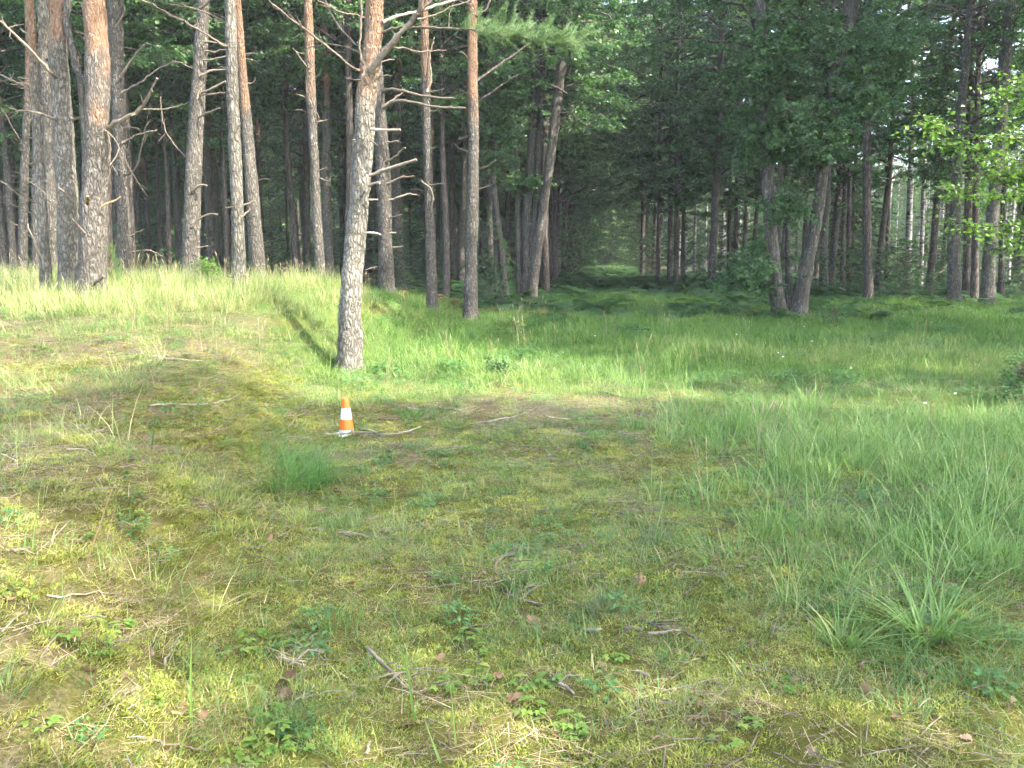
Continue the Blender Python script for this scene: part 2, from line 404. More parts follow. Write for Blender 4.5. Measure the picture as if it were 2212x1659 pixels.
g_o["label"] = "mossy grassy forest clearing ground with a low bank on the left"

# ------------------------------------------------------------------ scatter by geometry nodes (uncountable cover only)
def scatter_tree():
    t = bpy.data.node_groups.new('scatter', 'GeometryNodeTree')
    t.interface.new_socket('Geometry', in_out='INPUT', socket_type='NodeSocketGeometry')
    t.interface.new_socket('Pieces', in_out='INPUT', socket_type='NodeSocketCollection')
    t.interface.new_socket('Geometry', in_out='OUTPUT', socket_type='NodeSocketGeometry')
    gi = t.nodes.new('NodeGroupInput'); go = t.nodes.new('NodeGroupOutput')
    ci = t.nodes.new('GeometryNodeCollectionInfo'); ci.inputs['Separate Children'].default_value = True; ci.inputs['Reset Children'].default_value = True
    ip = t.nodes.new('GeometryNodeInstanceOnPoints'); ip.inputs['Pick Instance'].default_value = True
    def na(nm, ty):
        n = t.nodes.new('GeometryNodeInputNamedAttribute'); n.data_type = ty; n.inputs['Name'].default_value = nm
        return next(o for o in n.outputs if o.enabled and o.name == 'Attribute')
    er = t.nodes.new('FunctionNodeEulerToRotation')
    t.links.new(gi.outputs[0], ip.inputs['Points']); t.links.new(gi.outputs[1], ci.inputs['Collection'])
    t.links.new(ci.outputs[0], ip.inputs['Instance']); t.links.new(na('idx', 'INT'), ip.inputs['Instance Index'])
    t.links.new(na('rot', 'FLOAT_VECTOR'), er.inputs[0]); t.links.new(er.outputs[0], ip.inputs['Rotation'])
    t.links.new(na('scl', 'FLOAT_VECTOR'), ip.inputs['Scale']); t.links.new(ip.outputs[0], go.inputs[0])
    return t
GT = scatter_tree()

def scatter(name, label, cat, P, scl, meshes, tilt=.12, zscl=None, idx=None):
    n = len(P)
    me = bpy.data.meshes.new(name); me.vertices.add(n); me.vertices.foreach_set('co', np.asarray(P, np.float32).ravel())
    rot = np.stack([rng.normal(0, tilt, n), rng.normal(0, tilt, n), rng.uniform(0, 2 * math.pi, n)], -1)
    scl = np.broadcast_to(np.asarray(scl, float), (n,)); zs = scl if zscl is None else scl * zscl
    for k, ty, d, f in (('rot', 'FLOAT_VECTOR', rot, 'vector'), ('scl', 'FLOAT_VECTOR', np.stack([scl, scl, zs], -1), 'vector'), ('idx', 'INT', rng.integers(0, len(meshes), n) if idx is None else idx, 'value')):
        a = me.attributes.new(k, ty, 'POINT'); a.data.foreach_set(f, d.astype(np.int32 if ty == 'INT' else np.float32).ravel())
    o = link(name, me); tag(o, label, cat, None, 'stuff')
    c = bpy.data.collections.new(name + '_pieces')
    for k, m_ in enumerate(meshes): c.objects.link(bpy.data.objects.new('%s_piece_%d' % (name, k), m_))
    md = o.modifiers.new('scatter', 'NODES'); md.node_group = GT
    md[next(s.identifier for s in GT.interface.items_tree if s.name == 'Pieces')] = c
    return o

def spread(n, y0, y1, dens, xmin=-99, xmax=99, marg=1.6):
    """n random tries in the part of the ground the photo takes in, kept with probability dens(x, y)"""
    y = rng.uniform(y0, y1, n); half = .60 * y + marg
    wmax = .60 * y1 + marg
    x = rng.uniform(-wmax, wmax, n)
    k = (np.abs(x) < half) & (x > xmin) & (x < xmax)
    x, y = x[k], y[k]
    k = rng.random(len(x)) < np.clip(dens(x, y), 0, 1); x, y = x[k], y[k]
    return np.stack([x, y, H(x, y)], -1)

def blades(n, r, h, w, lean=.3, curl=.5, seg=3, hv=.45, tint=None, flat=0.0, seed=0):
    q = np.random.default_rng(seed)
    a = q.uniform(0, 2 * math.pi, n); rr = r * np.sqrt(q.random(n))
    root = np.stack([rr * np.cos(a), rr * np.sin(a), np.full(n, -.012)], -1)
    az = q.uniform(0, 2 * math.pi, n) if flat else a + q.normal(0, 1.0, n)
    d = np.stack([np.cos(az), np.sin(az), 0 * az], -1); side = np.stack([-np.sin(az), np.cos(az), 0 * az], -1)
    hh = h * (1 - hv * q.random(n)); ln = lean * np.abs(q.normal(1, .5, n)); cu = curl * q.random(n)
    g = []
    ts = np.linspace(0, 1, seg + 1)
    for t in ts:
        out = (ln * t + cu * t * t) * hh; up = hh * (t - .55 * cu * t * t) * (1 - flat)
        p = root + d * out[:, None]; p[:, 2] += up + flat * .012
        ww = (w * q.uniform(.7, 1.2, n) if t == 0 else None)
        if t == 0: w0 = ww
        wd = w0 * (1 - t ** 1.6 * .96) * .5
        g.append((p - side * wd[:, None], p + side * wd[:, None]))
    V = np.stack([v for pr in g for v in pr], 1).reshape(-1, 3)
    m = 2 * (seg + 1); b = np.arange(n)[:, None] * m
    Fs = np.concatenate([np.stack([b[:, 0] + 2 * k, b[:, 0] + 2 * k + 1, b[:, 0] + 2 * k + 3, b[:, 0] + 2 * k + 2], -1) for k in range(seg)])
    ti = q.random(n) if tint is None else np.clip(q.normal(tint[0], tint[1], n), 0, 1)
    return V, Fs, np.repeat(ti, m)

def clump(name, mat, parts, **kw):
    g = G()
    for p in parts:
        V, Fs, t = blades(**p); g.add(V, Fs, t)
    return g.mesh(name, mat)

# moss cushions
moss = [clump('moss_tuft', M['moss'], [dict(n=280, r=.085, h=.0125, w=.0034, lean=1.0, curl=.7, seg=2, hv=.7, seed=s)]) for s in range(4)]
P = spread(60000, 1.7, 10.5, lambda x, y: (.85 - .75 * z_litter(x, y) + .35 * fbm(x * 1.3, y * 1.3, 0, 61)) * (1 - .6 * z_tall(x, y)) * (1 - .35 * z_bank(x, y)) * (1 - .8 * sm(.15, .5, mound(x, y))))
scatter('moss', 'yellow green moss cushions covering the open strip in front', 'moss', P, rng.uniform(.7, 1.5, len(P)), moss, .15)
# short thin grass in the moss
short = [clump('short_grass_tuft', M['short'], [dict(n=34, r=.10, h=.055 + .02 * s, w=.0030, lean=.55, curl=.9, seg=3, hv=.6, tint=(.45, .25), seed=20 + s)]) for s in range(5)]
P = spread(26000, 1.7, 12.5, lambda x, y: (.50 + .85 * fbm(x * 1.1 + 7, y * 1.1, 0, 63)) * (1 - .55 * z_litter(x, y)) + .25 * z_tall(x, y) + .4 * z_meadow(x, y))
scatter('short_grass', 'thin short grass mixed with dry blades among the moss', 'grass', P, rng.uniform(.5, 1.45, len(P)), short)
# dry straw and needles lying on the ground
straw = [clump('straw_litter', M['straw'], [dict(n=22, r=.16, h=.12, w=.0026, lean=1.0, curl=.3, seg=2, hv=.75, flat=.92, seed=40 + s),
                                          dict(n=40, r=.16, h=.055, w=.0022, lean=1.0, curl=.1, seg=1, hv=.4, flat=.9, tint=(.2, .15), seed=50 + s)]) for s in range(4)]
P = spread(32000, 1.7, 13.5, lambda x, y: .12 + .30 * np.clip(fbm(x * 1.3 + 9, y * 1.3, 0, 64), 0, 1) + .75 * z_litter(x, y) * (.6 + .8 * fbm(x * 1.7, y * 1.7, 0, 65)) + .25 * mound(x, y) + .50 * z_bank(x, y))
P[:, 2] += .012
scatter('straw_litter', 'dead straw and needles lying loose on the ground', 'straw litter', P, rng.uniform(.6, 1.4, len(P)), straw, .1)
# tall pale grass on the bank
tall = [clump('tall_grass_tuft', M['tall'], [dict(n=18, r=.13, h=.48 + .06 * s, w=.0095, lean=.22, curl=.55, seg=4, hv=.75, tint=(.48, .34), seed=70 + s),
                                             dict(n=22, r=.15, h=.22, w=.005, lean=.6, curl=.9, seg=3, hv=.5, tint=(.75, .2), seed=80 + s)] + [dict(n=5, r=.12, h=.62, w=.006, lean=.2, curl=.35, seg=4, hv=.35, tint=(.95, .08), seed=85 + s)]) for s in range(5)]
P = spread(22000, 9.5, 19, lambda x, y: z_crest(x, y) * (.42 + .95 * fbm(x * 1.2, y * 1.2, 0, 66)), xmax=0)
scatter('bank_grass', 'tall pale green grass growing along the top of the left bank', 'grass', P, rng.uniform(.25, .85, len(P)), tall, .2)
thin = [clump('slope_grass_tuft', M['tall'], [dict(n=18, r=.12, h=.20 + .05 * s, w=.004, lean=.35, curl=.8, seg=3, hv=.6, tint=(.55, .25), seed=90 + s)]) for s in range(3)]
P = spread(16000, 3, 13, lambda x, y: (.10 + .25 * fbm(x * 1.2 + 3, y * 1.2, 0, 67) + .45 * sm(.45, .7, mound(x, y))) * (1 - .6 * z_litter(x, y)) * (1 - sm(-2.0, -.9, x - .05 * y)), xmax=.5)
scatter('slope_grass', 'loose wispy grass on the slope of the left bank', 'grass', P, rng.uniform(.6, 1.3, len(P)), thin, .15)
# meadow between the moss and the wood
mead = [clump('meadow_grass_tuft', M['meadow'], [dict(n=30, r=.18, h=.13 + .035 * (s % 4), w=.0075, lean=.35, curl=.8, seg=3, hv=.7, tint=((.18, .16), (.72, .22))[s // 4], seed=110 + s)]) for s in range(8)]
P = spread(60000, 8.0, 30, lambda x, y: z_meadow(x, y) * (.62 + .7 * fbm(x * .6, y * .6, 0, 68)) + .25 * sm(8.8, 9.6, y) * (1 - z_litter(x, y)) * (1 - sm(.1, .4, mound(x, y))))
zz = np.where(np.exp(-(((P[:, 0] - 4.2) / 2.6) ** 2 + ((P[:, 1] - 11.0) / 1.1) ** 2)) > rng.random(len(P)) * 1.15, 0, 1).astype(bool); P = P[zz]
dry = .50 - .07 * (P[:, 1] - 12) + 1.5 * fbm(P[:, 0] * .6 + 4, P[:, 1] * .6, 0, 81) - .05 * P[:, 0] > rng.random(len(P)) * .8  # paler set favours near left: sunlit front and dim back put into tuft colour
scatter('meadow_grass', 'fresh green meadow grass between the mossy strip and the wood', 'grass', P, rng.uniform(.45, 1.4, len(P)) * (.62 + .38 * sm(9, 12.5, P[:, 1])) * (1 + .02 * (P[:, 1] - 12)) * (1 + .45 * fbm(P[:, 0] * .8, P[:, 1] * .8, 0, 83)), mead, idx=rng.integers(0, 4, len(P)) + 4 * dry)
# taller blue green grass on the right
sedge = [clump('right_grass_tuft', M['sedge'], [dict(n=17, r=.13, h=.32 + .05 * s, w=.0065, lean=.28, curl=.75, seg=4, hv=.65, tint=(.45, .3), seed=130 + s),
                                               dict(n=24, r=.14, h=.15, w=.004, lean=.5, curl=.9, seg=3, hv=.5, tint=(.55, .25), seed=140 + s)]) for s in range(5)]
P = spread(11000, 3.4, 10.5, lambda x, y: z_tall(x, y) * (.48 + .75 * fbm(x * .9 + 3, y * .9, 0, 69)), xmin=.6)
P2 = spread(2500, 9, 13.5, lambda x, y: .45 * np.exp(-((x - 1.9 - .1 * (y - 11)) / .6) ** 2) * (.5 + fbm(x * 1.5, y * 1.5, 0, 70)), xmin=.6)
P = np.concatenate([P, P2])
scatter('right_grass', 'taller blue green grass filling the right side of the clearing', 'grass', P, rng.uniform(.55, 1.1, len(P)), sedge)
# grass of the shaded ride
ride = [clump('ride_grass_tuft', M['herb'], [dict(n=26, r=.18, h=.16 + .05 * s, w=.009, lean=.35, curl=.8, seg=3, hv=.65, seed=160 + s)]) for s in range(4)]  # darker green than the meadow: the shade of the ride put into the colour
P = spread(36000, 22, 100, lambda x, y: (1 - sm(2.6, 4.4, np.abs(path_d(x, y)))) * sm(22, 27, y) * .8, xmin=-6, xmax=16)
scatter('ride_grass', 'dark shaded grass on the ride running into the wood', 'grass', P, rng.uniform(.8, 1.9, len(P)), ride)

# thin dry stems with seed heads standing above the grass
def seed_stems(seed):
    q = np.random.default_rng(seed); g = G()
    for k in range(3):
        b = np.array((q.normal(0, .08), q.normal(0, .08), 0)); a = q.uniform(0, 6.28); ln = q.uniform(.08, .3); h = q.uniform(.35, .62)
        d = np.array((math.cos(a), math.sin(a), 0)); pts = np.array([b + d * ln * t * t * h + np.array((0, 0, h * t * (1 - .1 * t))) for t in np.linspace(0, 1, 6)]); ti = q.uniform(.3, 1)
        addtube(g, pts, np.linspace(.0024, .0016, 6), 3, ti)
        e = pts[-1] - pts[-2]; e /= np.linalg.norm(e)
        addtube(g, [pts[-1] - e * .06, pts[-1] - e * .02, pts[-1] + e * .03], [.002, .0065, .001], 4, min(1, ti + .15))
    return g.mesh('seed_stem', M['straw'])
P = spread(5200, 4, 22, lambda x, y: .05 * z_meadow(x, y) + .08 * z_crest(x, y) + .06 * z_tall(x, y) + .05 * mound(x, y))
scatter('seed_stems', 'thin dry grass stems with seed heads standing above the grass', 'grass', P, rng.uniform(.6, 1.15, len(P)), [seed_stems(s) for s in range(5)], .1)

# small leafy herbs
def leaf_blade(g, base, d, up, L, wd, t, fold=.15, n=3):
    """an ovate leaf of a few quads with a fold along its rib"""
    d = np.array(d, float); d /= np.linalg.norm(d); s = np.cross(d, up); s /= np.linalg.norm(s) + 1e-9; nn = np.cross(s, d)
    prof = [.12, .8, 1.0, .55, .04][: n + 2] if n == 3 else [.1, 1, .05]
    V = []
    for k, pw in enumerate(prof):
        tt = k / (len(prof) - 1); c = np.array(base) + d * L * tt - nn * (.25 * L * tt * tt)
        V += [c - s * wd * .5 * pw + nn * fold * wd * pw, c, c + s * wd * .5 * pw + nn * fold * wd * pw]
    Fs = []
    for k in range(len(prof) - 1):
        a = 3 * k; Fs += [[a, a + 1, a + 4, a + 3], [a + 1, a + 2, a + 5, a + 4]]
    g.add(V, Fs, t)

def herb_mesh(seed, n, r, h, L, wd, mat):
    q = np.random.default_rng(seed); g = G()
    for k in range(n):
        a = q.uniform(0, 6.28); rr = r * math.sqrt(q.random())
        z = h * q.uniform(.3, 1); b = np.array((rr * math.cos(a), rr * math.sin(a), z))
        a2 = a + q.normal(0, .8)
        leaf_blade(g, b, (math.cos(a2), math.sin(a2), q.uniform(-.2, .6)), (0, 0, 1), L * q.uniform(.6, 1.1), wd * q.uniform(.7, 1.1), q.random(), n=1)
    return g.mesh('herb', mat)
herbs = [herb_mesh(s, 46, .075, .07, .038, .018, M['herb']) for s in range(4)]
P = spread(9000, 1.8, 13, lambda x, y: .10 + .6 * fbm(x * 1.6 + 20, y * 1.6, 0, 71))
scatter('low_herbs', 'small dark green leafy herbs dotted through the moss', 'herbs', P, rng.uniform(.35, 1.1, len(P)), herbs)
P = spread(7000, 9.5, 24, lambda x, y: z_meadow(x, y) * (.05 + .6 * fbm(x * .7 + 30, y * .7, 0, 84)))
scatter('meadow_herbs', 'broad leaved herbs mixed into the meadow grass', 'herbs', P, rng.uniform(1.2, 2.6, len(P)), herbs)
# fallen crumbs: bark flakes and twig bits
def crumbs(seed):
    q = np.random.default_rng(seed); g = G()
    for k in range(9):
        p = np.array((q.uniform(-.2, .2), q.uniform(-.2, .2), .015)); a = q.uniform(0, 6.28); L = q.uniform(.03, .14)
        d = np.array((math.cos(a), math.sin(a), q.normal(0, .08)))
        addtube(g, [p, p + d * L * .5 + (0, 0, .004), p + d * L], [.0018, .0020, .0012], 4, q.random())
    return g.mesh('twig_bits', M['stick'])
P = spread(8000, 1.8, 12.2, lambda x, y: .16 + .5 * z_litter(x, y) * (.6 + fbm(x * 2, y * 2, 0, 72)) + .5 * np.exp(-(((x - .4) / 1.6) ** 2 + ((y - 8.7) / 1.1) ** 2)))
scatter('twig_litter', 'small broken twig bits strewn over moss and bare soil', 'twig litter', P, rng.uniform(.6, 1.4, len(P)), [crumbs(s) for s in range(4)], .05)

# ferns and undergrowth at the edge of the wood
def fern_mesh(seed):
    q = np.random.default_rng(seed); g = G()
    for k in range(6):
        a = q.uniform(0, 6.28); L = q.uniform(.45, .75); d = np.array((math.cos(a), math.sin(a), 0)); s = np.array((-d[1], d[0], 0)); ti = np.clip(q.normal(.45, .28), 0, 1)
        pts = [d * L * t * .9 + np.array((0, 0, .55 * L * (1.6 * t - 1.2 * t * t))) for t in np.linspace(0, 1, 13)]
        for m_ in range(2, 13):
            t = m_ / 12; pl = .26 * L * math.sin(math.pi * (1.02 - t) ** .8) + .02
            for sg in (-1, 1):
                e = pts[m_] + s * sg * pl + d * pl * .35 - np.array((0, 0, .25 * pl)); wv = d * .035 * L * 1.4
                g.add([pts[m_] - wv, pts[m_] + wv, e + wv * .25, e - wv * .25], [[0, 1, 2, 3]], ti)
    return g.mesh('fern', M['fern'])
ferns = [fern_mesh(s) for s in range(4)]
P = spread(18000, 19.5, 62, lambda x, y: z_wood(x, y) * (.40 + .8 * fbm(x * .5, y * .5, 0, 73)) + sm(21.5, 24.5, y) * (np.abs(path_d(x, y)) < 5) * (.26 + .8 * fbm(x * .5, y * .35, 0, 74)) + .6 * sm(20, 22.5, y) * (1 - sm(24, 27, y)) * (.1 + fbm(x * .5, y * .6, 0, 75)), marg=3)
scatter('fern_undergrowth', 'dark fern undergrowth spreading along the floor of the wood', 'ferns', P, rng.uniform(.7, 1.5, len(P)), ferns)

M['bracken'] = leaf_mat('dry_bracken', [(0, (.10, .07, .03)), (.5, (.22, .13, .05)), (1, (.30, .22, .08))], .3)
brk = []
for f in ferns[:2]:
    f2 = f.copy(); f2.materials.clear(); f2.materials.append(M['bracken']); brk.append(f2)
P = spread(3000, 21, 27, lambda x, y: .8 * np.exp(-(((x - .1) / 1.5) ** 2 + ((y - 23.6) / .9) ** 2)) + .6 * np.exp(-(((x - 6.0) / .7) ** 2 + ((y - 23.2) / .6) ** 2)) + .3 * np.exp(-(((x + 2.2) / .8) ** 2 + ((y - 24) / .7) ** 2)))
scatter('dry_bracken', 'rusty brown dry bracken at the edge of the wood left of the ride', 'bracken', P, rng.uniform(.5, .9, len(P)), brk)

# ------------------------------------------------------------------ foliage generators
def leaves_on(g, C, D, Up, L, wd, tint):
    """vectorised kite leaves: C base, D direction, Up normal"""
    n = len(C); D = D / (np.linalg.norm(D, axis=1)[:, None] + 1e-9)
    S = np.cross(D, Up); S /= np.linalg.norm(S, axis=1)[:, None] + 1e-9; Nn = np.cross(S, D)
    L = L[:, None]; wd = wd[:, None]
    V = np.stack([C, C + D * L * .45 + S * wd * .5 + Nn * wd * .12, C + D * L - Nn * L * .12, C + D * L * .45 - S * wd * .5 + Nn * wd * .12], 1).reshape(-1, 3)
    b = np.arange(n) * 4
    g.add(V, np.concatenate([np.stack([b, b + 1, b + 2], -1), np.stack([b, b + 2, b + 3], -1)]), np.repeat(tint, 4))

def spray_leaves(g, q, p0, p1, nl, ls, droop=.3, tbase=None, wr=.8):
    t = q.random(nl); P = p0 + (p1 - p0) * t[:, None] + q.normal(0, .035, (nl, 3))
    ax = (p1 - p0) / (np.linalg.norm(p1 - p0) + 1e-9)
    a = q.uniform(0, 6.28, nl)
    D = ax * .6 + np.stack([np.cos(a), np.sin(a), q.normal(-droop, .35, nl)], -1)
    Up = np.stack([q.normal(0, .75, nl), q.normal(0, .75, nl) - .25, np.ones(nl)], -1)
    L = ls * q.uniform(.6, 1.15, nl)
    tb = q.random() if tbase is None else tbase
    leaves_on(g, P, D, Up, L, L * wr, np.clip(tb + q.normal(0, .2, nl), 0, 1))

def crown(seed, z0, z1, rad, nb, tw, nl, ls, mat, prof=lambda t: math.sin(math.pi * min(1, .18 + .82 * t)) ** .7, rise=.25, droop=.5, wr=.8):
    q = np.random.default_rng(seed); g = G(); wg = G()
    for k in range(nb):
        t = (k + q.random()) / nb; z = z0 + (z1 - z0) * t; az = k * 2.4 + q.normal(0, .4)
        L = rad * prof(t) * q.uniform(.65, 1.15) + .25
        d = np.array((math.cos(az), math.sin(az), 0))
        pts = np.array([d * L * s + np.array((0, 0, z + L * (rise * s * 2 - droop * s * s))) for s in np.linspace(0, 1, 6)])
        pts[1:] += q.normal(0, .06 * L, (5, 3))
        addtube(wg, pts, np.linspace(.02 + .012 * L, .005, 6), 4, .5)
        for m_ in range(tw):
            s = q.uniform(.22, 1.0); i0 = min(4, int(s * 5)); f = s * 5 - i0
            p0 = pts[i0] * (1 - f) + pts[i0 + 1] * f
            sa = az + q.choice((-1, 1)) * q.uniform(.4, 1.3); tl = q.uniform(.35, .85) * (1.15 - .5 * s) * max(.6, min(1.2, rad / 2.2))
            p1 = p0 + np.array((math.cos(sa), math.sin(sa), q.normal(-.12, .2))) * tl
            addtube(wg, [p0, (p0 + p1) / 2 + q.normal(0, .03, 3), p1], [.008, .006, .003], 3, .5)
            spray_leaves(g, q, p0, p1, nl, ls, tbase=q.random(), wr=wr)
    return g.mesh('crown_foliage', mat, False), wg.mesh('crown_limbs', M['dark'])

def needle_tuft(g, q, p, d, n, L, tb):
    a = q.normal(0, 1, (n, 3)); D = d * .9 + a * .55; D /= np.linalg.norm(D, axis=1)[:, None]
    S = np.cross(D, q.normal(0, 1, (n, 3))); S /= np.linalg.norm(S, axis=1)[:, None]
    B = p + d * q.uniform(-.10, .10, n)[:, None]; LL = L * q.uniform(.7, 1.1, n)[:, None]
    w = .0022
    V = np.stack([B - S * w, B + S * w, B + D * LL], 1).reshape(-1, 3)
    g.add(V, np.arange(n * 3).reshape(-1, 3), np.repeat(np.clip(tb + q.normal(0, .2, n), 0, 1), 3))

def pine_crown(seed, z0, z1, rad, nb, tw, mat='needle', nn=26, nlen=.11, wmul=1.0):
    q = np.random.default_rng(seed); g = G(); wg = G()
    for k in range(nb):
        t = (k + q.random()) / nb; z = z0 + (z1 - z0) * t; az = k * 2.4 + q.normal(0, .5)
        L = rad * (math.sin(math.pi * min(1, .25 + .72 * t)) ** .8) * q.uniform(.6, 1.15) + .3
        d = np.array((math.cos(az), math.sin(az), 0))
        pts = np.array([d * L * s + np.array((0, 0, z + L * (.15 * s + .25 * s * s))) for s in np.linspace(0, 1, 6)]); pts[1:] += q.normal(0, .05 * L, (5, 3))
        addtube(wg, pts, np.linspace(.02 + .012 * L, .006, 6), 4, .5)
        for m_ in range(tw):
            s = q.uniform(.35, 1); i0 = min(4, int(s * 5)); f = s * 5 - i0; p0 = pts[i0] * (1 - f) + pts[i0 + 1] * f
            sa = az + q.normal(0, .9); tl = q.uniform(.25, .6); e = np.array((math.cos(sa), math.sin(sa), q.uniform(0, .6))); e /= np.linalg.norm(e)
            p1 = p0 + e * tl; addtube(wg, [p0, p1], [.008, .004], 3, .5); tb = q.random()
            for v in np.linspace(.35, 1, 4):
                # broader needles here: a crown far above stands for several needles by one
                n = nn // 2; pp = p0 + (p1 - p0) * v
                a = q.normal(0, 1, (n, 3)); D = e * .8 + a * .6; D /= np.linalg.norm(D, axis=1)[:, None]
                S = np.cross(D, q.normal(0, 1, (n, 3))); S /= np.linalg.norm(S, axis=1)[:, None]; w = .0045 * wmul
                V = np.stack([pp - S * w, pp + S * w, pp + D * nlen], 1).reshape(-1, 3)
                g.add(V, np.arange(n * 3).reshape(-1, 3), np.repeat(np.clip(tb + q.normal(0, .15, n), 0, 1), 3))
    return g.mesh('pine_crown_needles', M[mat], False), wg.mesh('pine_crown_limbs', M['dark'])

def spruce_crown(seed, z0, z1, rad, nb):
    q = np.random.default_rng(seed); g = G(); wg = G()
    for k in range(nb):
        t = (k + q.random()) / nb; z = z0 + (z1 - z0) * t; az = k * 2.4 + q.normal(0, .4); L = rad * (1 - t) ** .8 * q.uniform(.75, 1.1) + .12
        d = np.array((math.cos(az), math.sin(az), 0)); s_ = np.array((-d[1], d[0], 0))
        pts = np.array([d * L * s + np.array((0, 0, z + L * (-.45 * s + .2 * s * s))) for s in np.linspace(0, 1, 6)])
        addtube(wg, pts, np.linspace(.012 + .008 * L, .004, 6), 4, .5); tb = q.random()
        m_ = int(34 * L + 10)
        ss = q.uniform(.1, 1, m_); i0 = np.minimum(4, (ss * 5).astype(int)); f = (ss * 5 - i0)[:, None]
        P0 = pts[i0] * (1 - f) + pts[i0 + 1] * f; sg = q.choice((-1, 1), m_)[:, None]
        D = d * .7 + s_ * sg * q.uniform(.4, 1, (m_, 1)) + np.stack([0 * ss, 0 * ss, q.normal(-.45, .25, m_)], -1)
        Lf = q.uniform(.10, .24, m_) * min(1.3, .6 + L * .5)
        leaves_on(g, P0, D, np.stack([q.normal(0, .5, m_), q.normal(0, .5, m_), np.ones(m_)], -1), Lf, Lf * .3, np.clip(tb + q.normal(0, .2, m_), 0, 1))
    return g.mesh('spruce_crown_needles', M['spruce'], False), wg.mesh('spruce_crown_limbs', M['dark'])

CR = {
 'broad': [crown(200 + s, 3.4 + .5 * s, 16, 2.8, 56, 13, 21, .13, M['leaf']) for s in range(4)],
 'arch': [crown(210 + s, 3.5 + .4 * s, 15, 4.4, 60, 17, 20, .14, M['leaf'], rise=.35, droop=.6) for s in range(3)],
 'high': [crown(220 + s, 5.6 + .5 * s, 17, 2.8, 52, 13, 20, .135, M['leaf']) for s in range(3)],
 'low': [crown(230 + s, .5, 5.0 + s, 1.7, 30, 9, 17, .10, M['leaf']) for s in range(3)],
 'wall': [crown(235 + s, .2, 15 + s, 3.4, 60, 13, 18, .24, M['birch_leaf']) for s in range(2)],
 'birch': [crown(240 + s, 6.0, 15.5, 1.7, 40, 9, 17, .09, M['birch_leaf'], droop=.8) for s in range(2)],
 'pine': [pine_crown(250 + s, 7.2 + .6 * s, 15.5, 2.1, 34, 10, wmul=1.5) for s in range(3)],
 'light': [crown(260 + s, 2.0, 10, 2.6, 44, 10, 17, .095, M['leaf_light']) for s in range(2)],
 'spruce': [spruce_crown(270 + s, 1.0, 14, 2.1, 140) for s in range(2)],
}

def put_crown(root, kind, var, loc=(0, 0, 0), rz=0, sc=1):
    f, l = CR[kind][var % len(CR[kind])]
    c = link('crown', f, root, loc, rz, sc)
    link('limbs', l, c)
    return c

# ------------------------------------------------------------------ trunks
def trunk_mesh(name, P, R, mat, seg=18, rough=.05, seed=0, orange=None, ring=.09):
    """P polyline from the foot up, R radii; rough = relief of the bark as a share of the radius"""
    P = np.asarray(P, float); R = np.asarray(R, float)
    L = np.concatenate([[0], np.cumsum(np.linalg.norm(np.diff(P, axis=0), axis=1))])
    n = max(8, int(min(L[-1], 6.5) / ring) + int(max(0, L[-1] - 6.5) / .4))
    s = np.concatenate([np.linspace(0, min(L[-1], 6.5), int(min(L[-1], 6.5) / ring) + 2), np.linspace(6.5, L[-1], int(max(0, L[-1] - 6.5) / .4) + 2)[1:] if L[-1] > 6.9 else []])
    PP = np.stack([np.interp(s, L, P[:, k]) for k in range(3)], -1); RR = np.interp(s, L, R)
    for _ in range(4):
        k = max(1, int(.25 / ring))
        Q = PP.copy(); Q[k:-k] = (PP[:-2 * k] + 2 * PP[k:-k] + PP[2 * k:]) / 4; PP = Q
    th = np.linspace(0, 2 * math.pi, seg, endpoint=False)
    T, A = np.meshgrid(s, th, indexing='ij')
    base = np.median(RR)
    rel = 1 + rough * (1.2 * fbm(np.cos(A) * base * 9, np.sin(A) * base * 9, T * 3.2, seed, 2) + .9 * vn(np.cos(A) * base * 30, np.sin(A) * base * 30, T * 11, seed + 5)) + .05 * vn(np.cos(A) * .8, np.sin(A) * .8, T * 1.1, seed + 9)
    flare = 1 + .5 * np.exp(-T / .26) * (1 + .5 * vn(np.cos(A) * 1.6, np.sin(A) * 1.6, 0, seed + 11))
    rr = RR[:, None] * rel * flare
    V = PP[:, None] + np.stack([rr * np.cos(A), rr * np.sin(A), 0 * A], -1)
    i = np.arange(len(s) - 1)[:, None] * seg; j = np.arange(seg)[None]; k = (j + 1) % seg
    Fq = np.stack([i + j, i + k, i + seg + k, i + seg + j], -1).reshape(-1, 4)
    o = np.zeros(V.shape[:2]) if orange is None else sm(orange - 1.7, orange + 1.5, V[..., 2])
    return mk(name, V.reshape(-1, 3), Fq, mat, True, {'orange': o.ravel()}), PP, RR

